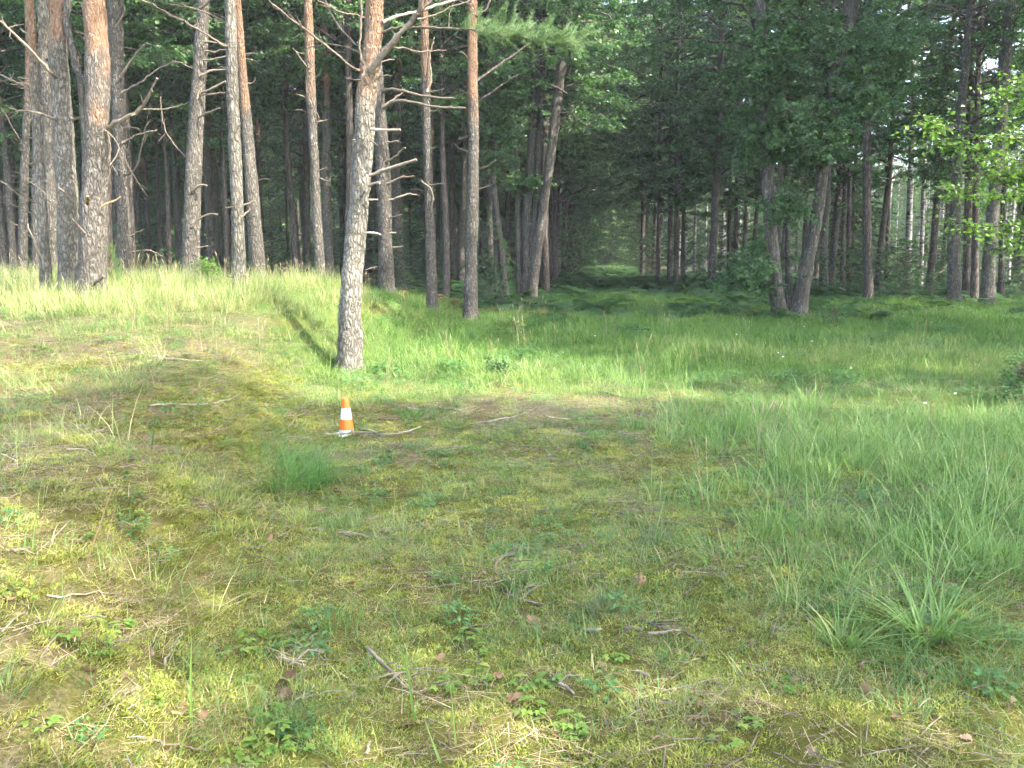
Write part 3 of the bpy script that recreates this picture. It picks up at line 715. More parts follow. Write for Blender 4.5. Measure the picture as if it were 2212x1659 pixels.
def near_tree(name, label, cat, depth, stems, mat, top=15.5, orange=None, rough=.085, crown_kind=None, crown_var=0, crown_sc=1.0, crown_dz=0.0, group=None, dys=None, seed=0, ring=.08):
    """stems: pixel polylines (u, v, width) from the top of the frame down to the foot"""
    u0, v0, w0 = stems[0][-1]
    b, t0 = at(u0, v0, depth); bx, by = b[0], depth
    base = np.array((bx, by, float(H(bx, by))))
    root = thing(name, label, cat, base, group)
    for si, st in enumerate(stems):
        q = np.random.default_rng(seed * 31 + si); dy = (dys[si] if dys else 0)
        pts, rad = [], []
        for k, (u, v, w) in enumerate(reversed(st)):
            Yk = depth + dy * (0.15 + .85 * k / max(1, len(st) - 1)) + .05 * q.normal() * (k > 0)
            p, t = at(u, v, Yk); pts.append(p); rad.append(w * t / F / 2)
        foot = pts[0].copy(); g0 = float(H(foot[0], foot[1]))
        if foot[2] > g0 - .1: pts.insert(0, np.array((foot[0], foot[1], g0 - .18))); rad.insert(0, rad[0] * 1.04)
        d = pts[-1] - pts[-2]; d /= np.linalg.norm(d); d = d * .6 + np.array((0, 0, .4)); d /= d[2]
        h = pts[-1][2] - base[2]; zt = top * (1 if si == 0 else .9)
        if zt > h + .5:
            for f in (.35, .7, 1): pts.append(pts[-1] + d * (zt - h) * .34 + q.normal(0, .06, 3)); rad.append(max(.02, rad[-1] * .72))
        me, PP, RR = trunk_mesh('trunk', np.array(pts) - base, rad, M[mat], 20, rough, seed * 7 + si, (orange - base[2]) if orange is not None else None, ring)
        link('trunk', me, root)
        if crown_kind and (si == 0 or si % 2 == 0):
            k = int(np.argmin(abs(PP[:, 2] - 9))); put_crown(root, crown_kind, crown_var + si, (PP[k][0], PP[k][1], crown_dz), q.uniform(0, 6.28), crown_sc)
    return root

def branch(root, pts, w0, w1, depth, end_dy=None, mat='deadwood', wig=.012, twigs=0, seed=None, name='branch', needles=None):
    q = np.random.default_rng(abs(hash((round(pts[0][0]), round(pts[0][1]), round(pts[-1][0])))) % 99991 if seed is None else seed)
    L = sum(math.dist(a, b) for a, b in zip(pts, pts[1:])) / F * depth
    e = q.uniform(-.5, .5) * L if end_dy is None else end_dy
    W3 = []
    for k, (u, v) in enumerate(pts):
        W3.append(at(u, v, depth + e * (k / (len(pts) - 1)))[0])
    n = max(5, int(L / .07)); P = smooth_path(W3, n); P[1:] += q.normal(0, wig, (n - 1, 3)) * .6
    R = np.linspace(w0, w1, n) * depth / F / 2 * (1 + .12 * q.normal(0, 1, n))
    g = G(); base = np.array(root.location)
    addtube(g, P - base, np.maximum(R, .002), 7, .5)
    for k in range(twigs):
        i0 = q.integers(n // 3, n - 1); d = (P[min(i0 + 1, n - 1)] - P[i0 - 1]); d /= np.linalg.norm(d)
        dd = d * .7 + q.normal(0, .7, 3); tl = q.uniform(.08, .35); p = P[i0]
        addtube(g, np.array([p, p + dd * tl * .5 + q.normal(0, .02, 3), p + dd * tl + (0, 0, .03)]) - base, [R[i0] * .45, R[i0] * .35, .0015], 4, .5)
    o = link(name, g.mesh('branch', M[mat]), root)
    return o, P

def stubs(root, PPu, depth, n, seed, wpx=2.6, lpx=26, vmin=30, vmax=600):
    """short dead snags sticking out of a trunk given as a pixel polyline"""
    q = np.random.default_rng(seed); us = np.array(PPu)[:, 0]; vs = np.array(PPu)[:, 1]; ws = np.array(PPu)[:, 2]
    for k in range(n):
        v = q.uniform(vmin, vmax); u = np.interp(v, vs, us); w = np.interp(v, vs, ws); sg = q.choice((-1, 1)); l = lpx * q.uniform(.3, 1.2)
        a = q.uniform(-.9, .35)
        branch(root, [(u + sg * w * .35, v), (u + sg * (w * .5 + l * .5), v + a * l * .4 + q.normal(0, 2)), (u + sg * (w * .5 + l), v + a * l)], wpx * 1.6, wpx * .7, depth, None, 'deadwood', .008, 0, seed * 100 + k)

# ------------------------------------------------------------------ the pines in front
T = {}
def pine(key, label, depth, st, mat='pine', **kw):
    T[key] = (near_tree('pine_tree', label, 'pine tree', depth, [st] if isinstance(st[0][0], (int, float)) else st, mat, crown_kind='pine', seed=len(T) + 3, **kw), depth, st); return T[key][0]

t0 = pine('T0', 'slender pale pine trunk, leftmost of the sunlit trunks on the bank', 13.2, [(65, 0, 17), (73, 125, 18), (79, 250, 20), (85, 375, 20), (94, 500, 22), (101, 640, 25)], 'pine_pale', orange=4.0, top=13, crown_sc=.8)
t1 = pine('T1', 'thick pale lichened pine on the bank, left neighbour of the thickest orange one', 13.0, [(121, 0, 35), (121, 83, 38), (129, 167, 40), (137, 292, 42), (144, 375, 43), (146, 458, 44), (149, 560, 43), (152, 640, 46)], 'pine_pale', orange=4.6, crown_var=1)
t2 = pine('T2', 'thickest pine on the bank with flaky orange upper bark and a broken mossy bough', 12.5, [(204, 0, 46), (208, 104, 48), (215, 175, 54), (208, 250, 50), (206, 333, 50), (204, 417, 53), (200, 500, 58), (198, 560, 55), (197, 640, 58)], orange=4.1, crown_var=2)
t3 = pine('T3', 'shaded grey pine trunk right behind the thickest pine on the bank', 19, [(250, 0, 32), (250, 125, 29), (260, 292, 28), (269, 458, 30), (274, 640, 34)], orange=9, crown_var=1)
t4 = pine('T4', 'grey shaded pine leaning right, with stubs all along its right side', 16.5, [(439, 0, 23), (435, 104, 28), (425, 250, 31), (417, 375, 34), (413, 521, 36), (410, 650, 39)], orange=9)
t5 = pine('T5', 'pale scaly slim pine in the bank grass, in front of a leaning orange one', 13.6, [(498, 0, 24), (500, 125, 25), (506, 292, 26), (513, 458, 27), (517, 570, 28), (519, 665, 31)], 'pine_pale', orange=6, crown_var=2, crown_sc=.85)
t6 = pine('T6', 'orange topped pine leaning left, directly behind the pale slim pine', 17.5, [(513, 0, 14), (522, 134, 18), (533, 269, 24), (544, 403, 28), (553, 537, 31), (564, 660, 34)], orange=4.6)
t7 = pine('T7', 'slim pine with reddish top standing alone between the bank grass and the curved front pine', 17, [(665, 0, 18), (670, 134, 21), (672, 224, 20), (679, 336, 19), (683, 448, 20), (690, 560, 22), (696, 690, 25)], orange=5.0, crown_var=1)
MAIN = [(809, 0, 40), (809, 67, 39), (802, 125, 43), (793, 179, 45), (786, 269, 45), (782, 358, 45), (777, 448, 43), (768, 515, 43), (762, 582, 46), (757, 650, 49), (755, 717, 50), (752, 806, 54)]
t8 = pine('T8', 'curved front pine with scaly lichened bark rising behind the traffic cone', 12.0, MAIN, 'pine_pale', orange=3.9, rough=.11, ring=.05, crown_var=0, crown_dz=1.0)
t9 = pine('T9', 'pine with furrowed reddish bark and long bare branches, half hidden behind the curved front pine', 21, [(806, 0, 18), (812, 100, 20), (818, 179, 23), (822, 269, 28), (827, 358, 31), (831, 448, 30), (833, 560, 32), (838, 695, 36)], orange=7.5, crown_var=2)
t10 = pine('T10', 'slim straight pine with orange upper stem, middle of the three right of the curved pine', 21.2, [(916, 0, 14), (918, 112, 18), (921, 224, 20), (924, 358, 19), (927, 448, 20), (932, 582, 23), (935, 690, 26)], orange=5.6, crown_var=1)
t11 = pine('T11', 'straight orange barked pine at the meadow edge, rightmost of the front pines', 20.8, [(1020, 0, 21), (1020, 112, 22), (1021, 202, 23), (1023, 314, 23), (1021, 448, 26), (1017, 582, 27), (1017, 695, 32)], orange=4.8, crown_var=0)
t12 = pine('T12', 'reddish pine trunk in half shade at the far left edge', 18, [(62, 150, 12), (58, 250, 15), (52, 400, 17), (47, 640, 19)], orange=5, crown_var=1)
t13 = pine('T13', 'thin reddish pine trunk close behind the leftmost sunlit trunk', 17.5, [(74, 100, 9), (78, 250, 13), (76, 450, 16), (80, 640, 20)], orange=4.5, crown_var=2)
t14 = pine('T14', 'dim grey pine trunk between the leftmost sunlit trunk and the thick lichened one', 17, [(88, 0, 17), (97, 150, 20), (108, 400, 22), (118, 640, 25)], orange=9)

# branches of the curved front pine
B = lambda r, p, a, b, d, **k: branch(r, p, a, b, d, **k)
B(t8, [(799, 153), (826, 119), (856, 84), (892, 41), (906, 20), (911, -10), (912, -60)], 15, 7, 11.9, end_dy=-.5, mat='palewood', twigs=2)
B(t8, [(900, 32), (920, 12), (942, -10), (965, -40)], 8, 4, 11.6, end_dy=0)
B(t8, [(826, 48), (867, 33), (906, 25), (945, 11), (984, 0), (1020, -12)], 8, 4, 12, end_dy=.6, mat='palewood', twigs=3)
_, NB = B(t8, [(826, 69), (851, 62), (890, 60), (935, 59), (979, 61), (1038, 67), (1100, 78), (1170, 82), (1240, 92)], 6, 2, 12, end_dy=-.5, twigs=4)
B(t8, [(901, 41), (929, 37), (960, 22), (999, 6), (1030, -8)], 4, 2, 11.6, end_dy=.2)
B(t8, [(822, 108), (848, 103), (867, 102), (898, 111), (921, 112), (963, 108)], 4.5, 2.5, 12, end_dy=.8, twigs=2)
B(t8, [(782, 154), (775, 152), (708, 103), (663, 67), (614, 31), (580, 0), (560, -20)], 5.5, 3, 12, end_dy=-.6, twigs=7)
B(t8, [(788, 103), (775, 98), (748, 76), (721, 36), (703, 0), (695, -20)], 5, 3, 12, end_dy=.4, twigs=5)
B(t8, [(790, 38), (773, 34), (726, 22), (688, 0)], 4, 2.5, 12, end_dy=-.4, twigs=3)
B(t8, [(788, 140), (781, 128), (780, 60), (780, -10)], 5.5, 5, 11.8, end_dy=0)
B(t8, [(786, 120), (748, 100), (700, 96), (660, 106)], 3, 1.5, 12, end_dy=.4, twigs=3)
B(t8, [(780, 174), (748, 170)], 4, 2, 11.9); B(t8, [(812, 166), (826, 164), (851, 161), (853, 154)], 3, 2, 12)
B(t8, [(798, 379), (820, 371), (842, 363), (875, 352), (900, 345)], 9, 5.5, 11.85, end_dy=-.15, mat='palewood', wig=.006)
B(t8, [(800, 279), (830, 281), (865, 281)], 6.5, 4.5, 11.85, end_dy=-.1, mat='palewood', wig=.005)
B(t8, [(796, 402), (808, 396), (820, 395)], 7, 5, 11.85, end_dy=-.1, mat='palewood', wig=.004)
B(t8, [(790, 503), (808, 503), (823, 507)], 5, 4, 11.85, mat='palewood', wig=.004); B(t8, [(796, 432), (814, 432)], 4, 3, 11.85, mat='palewood')
B(t8, [(800, 304), (818, 314), (822, 310)], 3, 2, 11.9); B(t8, [(768, 304), (762, 303)], 6, 5, 11.8, mat='palewood')
# live needles on the long right branch
qn = np.random.default_rng(5); gn = G(); gt = G(); bl = np.array(t8.location)
for k in range(150):
    i0 = int(len(NB) * (.40 + .6 * qn.random() ** .8)); i0 = min(i0, len(NB) - 1); p = NB[i0].copy()
    e = np.array((qn.uniform(.1, 1), qn.normal(0, .8), qn.normal(.22, .35))); e /= np.linalg.norm(e); l = qn.uniform(.08, .42)
    p1 = p + e * l; addtube(gt, np.array([p, p1]) - bl, [.004, .002], 3, .5); tb = qn.uniform(.3, 1)
    for s in np.linspace(.35, 1, 4): needle_tuft(gn, qn, p + (p1 - p) * s - bl, e, 34, .075, tb)
nb_o = link('needle_spray', gn.mesh('needle_spray', M['needle_sun'], False), t8); link('twigs', gt.mesh('twigs', M['deadwood']), nb_o)
nb_o["label"] = "soft green needle spray hanging into the top of the picture"
# other traced branches
B(t9, [(825, 197), (845, 193), (865, 195), (918, 208), (981, 213)], 6, 4, 21, end_dy=-.8, wig=.008)
B(t9, [(826, 236), (851, 219), (887, 220), (941, 231), (1006, 233)], 6, 4, 20.8, end_dy=-1.0, wig=.008)
B(t9, [(826, 232), (850, 214), (865, 204), (874, 193)], 5, 3, 20.9)
B(t9, [(830, 351), (855, 338), (869, 322), (876, 320)], 6, 4, 20.9); B(t9, [(835, 397), (865, 384), (894, 381)], 5, 4, 20.9)
B(t9, [(835, 434), (865, 424), (887, 419), (905, 422)], 5, 3, 20.9); B(t9, [(838, 472), (871, 464)], 4, 3, 20.9); B(t9, [(836, 306), (862, 306)], 4, 3, 20.9); B(t9, [(838, 503), (856, 503)], 4, 3, 20.9)
B(t2, [(224, 283), (240, 270), (267, 258), (300, 238), (325, 200), (340, 168)], 12, 4, 12.5, end_dy=-.4, mat='deadwood', twigs=5)
B(t2, [(200, 190), (185, 179), (167, 154), (156, 104), (144, 50), (148, -10)], 12, 15, 12.7, end_dy=.3, mat='pine', wig=.006)
B(t2, [(226, 281), (243, 296), (256, 322), (246, 345), (235, 360)], 3.5, 2, 12.4, twigs=6); B(t2, [(232, 285), (240, 320), (236, 345), (250, 372)], 2.5, 1.5, 12.3, twigs=6)
B(t2, [(218, 447), (232, 441), (260, 425)], 5, 3.5, 12.3, mat='brokenwood'); B(t2, [(190, 440), (191, 424)], 9, 6, 12.1, end_dy=-.25, mat='brokenwood'); B(t2, [(201, 617), (214, 604), (225, 594)], 8, 6, 12.1, end_dy=-.2)
B(t2, [(186, 505), (168, 487), (152, 470)], 6, 4, 12.3, end_dy=-.2); B(t2, [(190, 85), (175, 70), (160, 68)], 4, 2, 12.5)
B(t1, [(121, 88), (108, 55), (94, 0), (90, -20)], 13, 10, 13, mat='pine_pale', wig=.006); B(t1, [(122, 166), (113, 158), (83, 125), (42, 83), (0, 46), (-30, 22)], 7, 4, 12.9, end_dy=-.5, twigs=5)
B(t1, [(125, 257), (113, 256), (88, 246), (38, 238), (20, 236)], 6, 2.5, 12.9, twigs=4); B(t1, [(150, 257), (160, 256), (178, 251)], 6, 5, 12.8); B(t1, [(160, 440), (140, 420), (124, 403)], 5, 4, 12.7, end_dy=-.2)
B(t1, [(138, 450), (125, 442), (120, 430)], 6, 3, 12.7, twigs=4); B(t1, [(135, 345), (122, 338)], 5, 3, 12.8)
B(t0, [(94, 570), (80, 535), (57, 483)], 5, 3.5, 13.1, end_dy=-.3, mat='palewood'); B(t0, [(84, 370), (60, 330), (20, 262), (8, 240)], 3, 2, 13.2, twigs=4)
B(t0, [(70, 198), (40, 180), (0, 160)], 4, 3, 13.3, twigs=4); B(t0, [(84, 440), (50, 425), (0, 392)], 3.5, 2, 13.3, twigs=4); B(t0, [(80, 470), (50, 452), (12, 438)], 3, 2, 13.3, twigs=3); B(t0, [(82, 400), (60, 382), (32, 372)], 3, 2, 13.3, twigs=3)
B(t4, [(440, 90), (460, 90), (488, 97)], 5, 3, 16.4); B(t4, [(440, 110), (465, 112), (487, 108)], 4, 3, 16.4); B(t4, [(438, 130), (460, 128), (488, 122)], 4, 3, 16.4)
B(t4, [(432, 163), (450, 155), (486, 150)], 6, 3, 16.4); B(t4, [(434, 200), (455, 193), (486, 176)], 5, 4, 16.4); B(t4, [(434, 206), (455, 203), (487, 201)], 4, 3, 16.4); B(t4, [(428, 254), (445, 246), (475, 233)], 4, 3, 16.4)
B(t4, [(417, 412), (428, 402), (448, 400)], 6, 4, 16.3); B(t4, [(414, 490), (430, 472), (455, 463), (470, 463)], 6, 3, 16.3); B(t4, [(424, 535), (452, 532)], 4, 3, 16.3); B(t4, [(430, 20), (450, 5), (465, -8)], 5, 4, 16.4); B(t4, [(425, 215), (430, 195)], 5, 4, 16.3)
B(t4, [(410, 345), (395, 332), (363, 292), (348, 242), (348, 208)], 4, 2, 16.4, twigs=4)
B(t3, [(262, 200), (300, 180), (350, 145), (390, 135), (415, 147)], 5, 2, 18.9, twigs=4); B(t3, [(262, 168), (290, 120), (312, 97)], 6, 4, 18.9); B(t3, [(272, 545), (330, 543), (352, 555)], 4, 2, 18.9); B(t3, [(262, 310), (300, 290), (340, 282)], 4, 3, 18.9)
B(t3, [(268, 380), (288, 369), (304, 325), (318, 260), (324, 225)], 5, 2.5, 18.8, twigs=4); B(t3, [(276, 512), (310, 495)], 3, 2, 18.9); B(t3, [(250, 60), (270, 20), (250, 0)], 4, 3, 18.9)
B(t5, [(492, 100), (486, 98), (417, 58), (375, 35), (308, 0), (280, -14)], 5, 3, 13.6, end_dy=-.5, twigs=7); B(t5, [(492, 49), (484, 46), (438, 25), (392, 12), (360, 8)], 4, 2, 13.6, twigs=5)
B(t5, [(514, 305), (508, 298), (518, 270)], 5, 3, 13.4); B(t5, [(520, 470), (540, 452)], 4, 3, 13.4); B(t5, [(504, 448), (486, 448)], 3, 2, 13.4); B(t5, [(508, 440), (505, 415)], 3, 2, 13.4)
B(t7, [(672, 160), (640, 110)], 3, 2, 17); B(t7, [(680, 258), (655, 240), (636, 238)], 3, 2, 17); B(t7, [(676, 232), (664, 205), (662, 176)], 3, 2, 16.9, twigs=3); B(t7, [(682, 240), (690, 255), (684, 270)], 3, 2, 16.9)
B(t10, [(930, 450), (936, 430), (928, 405), (910, 390)], 5, 3, 21, end_dy=-.2); B(t10, [(926, 400), (958, 396)], 3, 2, 21); B(t10, [(922, 200), (930, 178), (928, 120), (938, 80)], 5, 3, 21.0); B(t10, [(918, 160), (922, 110), (915, 60), (905, 40)], 3, 2, 21)
B(t11, [(1028, 176), (1066, 148), (1106, 121), (1167, 80), (1200, 66)], 5, 4, 20.8, mat='dark', wig=.006); B(t11, [(1026, 224), (1053, 206), (1084, 184), (1120, 160)], 5, 3, 20.8, mat='dark'); B(t11, [(1030, 367), (1050, 360), (1071, 347)], 4, 3, 20.8)
B(t11, [(1012, 130), (1000, 115), (993, 112)], 3, 2, 20.8); B(t11, [(1028, 35), (1050, 18), (1060, -5)], 5, 4, 20.8, mat='dark')
for k, (key, n) in enumerate((('T0', 9), ('T5', 5), ('T6', 9), ('T7', 5), ('T9', 4), ('T10', 5), ('T11', 4), ('T12', 8), ('T13', 8), ('T14', 4), ('T3', 4))):
    stubs(T[key][0], T[key][2], T[key][1], n, 500 + k)

# ------------------------------------------------------------------ broadleaf trees at the edge of the wood
def leaf_clumps(root, items, ls=.11, mat='leaf', seed=0, name='foliage'):
    """sprays of leaves filling ellipsoids given as (u, v, half width, half height, depth, number of sprays) on the grid"""
    q = np.random.default_rng(seed); g = G(); wg = G(); base = np.array(root.location)
    for (u, v, ru, rv, d, n) in items:
        for k in range(int(n * 1.5)):
            a = q.normal(0, .5, 3); c, t = at(u + a[0] * ru, v + a[1] * rv, d + a[2] * ru * d / F)
            az = q.uniform(0, 6.28); l = q.uniform(.3, .75); e = np.array((math.cos(az), math.sin(az), q.normal(-.15, .2))) * l
            addtube(wg, np.array([c - e * .4, c, c + e]) - base, [.007, .005, .002], 3, .5)
            spray_leaves(g, q, c - base - e * .2, c - base + e, 22, ls, tbase=q.random())
    o = link(name, g.mesh(name, M[mat], False), root); link('twigs', wg.mesh('twigs', M['dark']), o); return o

b1 = near_tree('broadleaf_tree', 'slim two stemmed grey tree just left of the leaning stems by the ride', 'tree', 28.5, [[(1048, 0, 9), (1054, 180, 11), (1062, 336, 13), (1071, 493, 13), (1077, 665, 15)], [(1058, 180, 8), (1060, 330, 11), (1068, 420, 13), (1083, 537, 13), (1096, 665, 15)]], 'grey', seed=41, crown_kind='high')
leaf_clumps(b1, [(1085, 270, 55, 45, 28, 70), (1070, 340, 40, 25, 28, 30), (1060, 580, 30, 30, 29, 34), (1095, 170, 40, 50, 28.5, 40)], seed=1)
b2 = near_tree('broadleaf_tree', 'group of long leaning grey stems from one root left of the ride', 'tree', 29, [[(1232, 0, 20), (1216, 90, 23), (1198, 269, 22), (1180, 403, 20), (1161, 537, 21), (1146, 655, 26)], [(1166, 0, 16), (1162, 67, 17), (1151, 269, 18), (1140, 448, 19), (1134, 655, 24)], [(1176, 60, 10), (1171, 134, 11), (1165, 313, 13), (1158, 448, 14), (1140, 655, 18)], [(1116, 60, 9), (1118, 134, 10), (1117, 358, 10), (1120, 537, 11), (1123, 655, 13)]], 'grey', seed=42, crown_kind='high', dys=[-.4, .4, 0, .6])
leaf_clumps(b2, [(1130, 390, 45, 18, 28.7, 34), (1230, 150, 50, 60, 29.6, 40), (1110, 120, 50, 60, 29.6, 40)], seed=2)
r1 = near_tree('broadleaf_tree', 'dark forked tree whose two thick stems part at the ground, right of the ride', 'tree', 22, [[(1639, 0, 24), (1652, 150, 25), (1655, 224, 25), (1657, 358, 28), (1664, 493, 29), (1674, 600, 29), (1686, 696, 34)], [(1850, -30, 33), (1832, 22, 35), (1805, 157, 33), (1780, 336, 25), (1765, 470, 25), (1738, 582, 31), (1722, 692, 37)], [(1698, 420, 9), (1700, 520, 10), (1702, 600, 12), (1703, 692, 15)]], 'grey', seed=43, crown_kind='high', dys=[.3, -.3, .5])
leaf_clumps(r1, [(1680, 150, 80, 60, 21.5, 130), (1740, 270, 110, 60, 21.5, 130), (1850, 200, 90, 50, 21.8, 110), (1620, 590, 60, 45, 21.8, 60), (1700, 440, 45, 45, 21.8, 40), (1760, 330, 60, 30, 21.5, 40), (1640, 300, 45, 60, 22, 60), (1900, 90, 80, 60, 22, 90), (1760, 80, 80, 60, 22, 90), (1640, 540, 30, 40, 22.4, 16)], seed=3)
r3 = near_tree('pine_tree', 'straight brown trunk standing alone right of the forked tree', 'pine tree', 30, [(1877, 45, 13), (1872, 269, 16), (1872, 448, 18), (1876, 662, 21)] and [[(1880, 0, 13), (1874, 200, 15), (1872, 448, 18), (1876, 662, 21)]], 'dark', seed=44, crown_kind='pine')
r9 = near_tree('pine_tree', 'reddish brown pine at the wood edge behind the bright leafy branch', 'pine tree', 27.5, [[(2096, 0, 14), (2085, 150, 16), (2074, 269, 19), (2065, 425, 23), (2060, 537, 25), (2062, 668, 29)]], 'pine', seed=45, crown_kind='pine', orange=9.0)
r10 = near_tree('pine_tree', 'tall brown pine leaning right, nearest the right edge behind the bright leaves', 'pine tree', 27, [[(2183, 0, 20), (2168, 157, 24), (2159, 313, 25), (2143, 470, 25), (2134, 600, 27), (2133, 670, 32)]], 'pine', seed=46, crown_kind='pine', crown_var=1, orange=9.5)
B(r10, [(2170, 148), (2140, 150), (2100, 145)], 4, 2, 27); B(r10, [(2180, 60), (2140, 45), (2110, 20), (2080, 10)], 4, 2, 27, twigs=5); B(r9, [(2088, 60), (2060, 20), (2010, 8), (1990, 12)], 5, 2.5, 27.4, twigs=5)
r6 = near_tree('broadleaf_tree', 'grey trunk close right behind the forked tree', 'tree', 33, [[(1790, 200, 12), (1786, 430, 15), (1778, 520, 17), (1780, 645, 20)]], 'grey', seed=47, crown_kind='high')
r4 = near_tree('broadleaf_tree', 'left one of two thin dark stems beside the lone brown trunk', 'tree', 38, [[(1830, 100, 7), (1825, 358, 8), (1821, 520, 9), (1820, 618, 12)]], 'dark', seed=48, crown_kind='broad')
r5 = near_tree('broadleaf_tree', 'right one of two thin dark stems beside the lone brown trunk', 'tree', 35, [[(1836, 100, 7), (1835, 358, 9), (1834, 520, 9), (1834, 630, 11)]], 'dark', seed=49, crown_kind='broad', crown_var=1)
r7 = near_tree('birch_tree', 'whitest birch trunk, left of the leaning dead log', 'birch tree', 37, [[(1975, 0, 10), (1973, 179, 11), (1968, 358, 12), (1962, 537, 13), (1961, 622, 15)]], 'birch', seed=50, crown_kind='birch')
r8 = near_tree('birch_tree', 'thin leaning birch rising from the foot of the leaning dead log', 'birch tree', 38, [[(2018, 0, 6), (2011, 157, 7), (1996, 358, 8), (1989, 618, 9)]], 'birch', seed=51, crown_kind='birch', crown_var=1)
r2b = near_tree('broadleaf_tree', 'curved grey trunk rising alone on the right side of the ride', 'tree', 35, [[(1560, 0, 12), (1556, 150, 13), (1553, 269, 14), (1545, 448, 15), (1536, 640, 18)]], 'grey', seed=52, crown_kind='broad', crown_var=2)
leaf_clumps(r2b, [(1520, 230, 70, 50, 34.5, 60), (1590, 330, 60, 40, 34.5, 40), (1545, 600, 50, 30, 35, 40)], seed=4)
r11 = near_tree('broadleaf_tree', 'dark trunk squeezed between the two brown pines behind the bright leaves, left one', 'tree', 30, [[(2092, 300, 15), (2092, 470, 17), (2088, 650, 20)]], 'dark', seed=53, crown_kind='broad')
r12 = near_tree('broadleaf_tree', 'dark trunk squeezed between the two brown pines behind the bright leaves, right one', 'tree', 29, [[(2110, 300, 13), (2108, 470, 14), (2104, 655, 17)]], 'dark', seed=54, crown_kind='broad', crown_var=3)
r13 = near_tree('broadleaf_tree', 'grey trunk immediately right of the tall brown pine leaning right', 'tree', 31, [[(2172, 300, 9), (2166, 470, 11), (2162, 650, 14)]], 'grey', seed=55, crown_kind='broad', crown_var=1)
rs = [(1461, 612, 10, 200, 'grey', 'pale grey trunk in the row right of the ride, nearest to the camera in it', 42), (1447, 603, 9, 260, 'dark', 'dark trunk touching the pale grey one in the row right of the ride', 45),
      (1422, 606, 8, 290, 'dark', 'thin dark trunk standing forward at the right border of the ride', 44), (1388, 592, 8, 330, 'dark', 'dark trunk at the right border where the ride narrows', 55),
      (1476, 600, 9, 300, 'dark', 'dark trunk just right of the pale grey one in the row', 47), (1590, 603, 9, 330, 'dark', 'dark thin trunk between the curved grey trunk and the forked tree', 44), (1575, 600, 8, 380, 'dark', 'crooked dark trunk right next to the curved grey trunk', 46)]
for k, (u, v, w, vt, mt, lb, d) in enumerate(rs):
    near_tree('broadleaf_tree', lb, 'tree', d, [[(u + 6, vt - 200, w * .8), (u + 3, vt, w * .9), (u, v - 100, w), (u - 1, v + 6, w * 1.2)]], mt, seed=60 + k, crown_kind='broad', crown_var=k)
near_tree('birch_tree', 'slim birch with white flecked bark in the row right of the ride', 'birch tree', 50, [[(1512, 200, 5), (1505, 380, 6), (1501, 500, 6), (1499, 598, 7)]], 'birch', seed=70, crown_kind='birch')

# leaning dead log
def log():
    p0, _ = at(1984, 610, 36); p1, _ = at(2050, 567, 36.6); p0[2] = float(H(p0[0], p0[1])) + .05
    g = G(); P = np.array([p0 + (p1 - p0) * t for t in np.linspace(0, 1, 8)]); addtube(g, P - p0, np.linspace(.10, .075, 8), 9, .5)
    link_ = link('fallen_log', g.mesh('fallen_log', M['palewood']), None, p0); tag(link_, 'pale dead log leaning up against the wood behind the white birch', 'log')
log()

# ------------------------------------------------------------------ trees standing deeper in the wood
def proto_trunk(seed, h, r, mat, bend, snags=0, orange=None):
    q = np.random.default_rng(seed); z = np.linspace(-.2, h, 9); b = bend * q.normal(0, 1, 2)
    P = np.stack([b[0] * (z / h) ** 2 + .05 * np.sin(z * .9 + q.uniform(0, 6)), b[1] * (z / h) ** 2 + .05 * np.cos(z * .8 + q.uniform(0, 6)), z], -1)
    me, PP, RR = trunk_mesh('trunk', P, r * (1 - .75 * np.clip(z / h, 0, 1)), M[mat], 10, .05, seed, orange, .3)
    return me
def snag_mesh(seed, z0, z1, n, r):
    q = np.random.default_rng(seed); g = G()
    for k in range(n):
        z = q.uniform(z0, z1); a = q.uniform(0, 6.28); L = q.uniform(.2, 1.1); d = np.array((math.cos(a), math.sin(a), q.normal(.05, .25)))
        p = np.array((0, 0, z)); addtube(g, [p + d * r * .5, p + d * L * .6 + q.normal(0, .04, 3), p + d * L + q.normal(0, .06, 3)], [.014, .010, .004], 4, .5)
    return g.mesh('snags', M['deadwood'])
PT = {'pine': [proto_trunk(300 + s, 15.5, .13 + .02 * s, 'pine', .5, orange=6.5) for s in range(3)],
      'broad': [proto_trunk(310 + s, 14, .10 + .02 * s, ('grey', 'dark', 'dark')[s], .7) for s in range(3)],
      'birch': [proto_trunk(320 + s, 15, .085 + .02 * s, 'birch', .5) for s in range(2)],
      'spruce': [proto_trunk(330, 14, .12, 'dark', .1)]}
SN = [snag_mesh(340 + s, 1.2, 7, 16, .12) for s in range(3)]
KIND = {'pine': ('pine_tree', 'pine tree', 'brown pine'), 'broad': ('broadleaf_tree', 'tree', 'dark broadleaf'), 'birch': ('birch_tree', 'birch tree', 'white birch'), 'spruce': ('spruce_tree', 'spruce tree', 'dark spruce')}
MARK = [(-400, 'left of the thickest pine on the bank'), (205, 'between the thickest bank pine and the grey leaning pine'), (415, 'between the grey leaning pine and the slim lone pine'), (690, 'between the slim lone pine and the curved front pine'),
        (765, 'between the curved front pine and the rightmost orange front pine'), (1020, 'between the rightmost front pine and the leaning stems by the ride'), (1145, 'along the left border of the ride'), (1265, 'at the far end of the ride'), (1345, 'right of the ride before the curved grey trunk'),
        (1536, 'between the curved grey trunk and the forked tree'), (1705, 'between the forked tree and the white birch'), (1962, 'between the white birch and the tall pine leaning right'), (2134, 'right of the tall pine leaning right')]
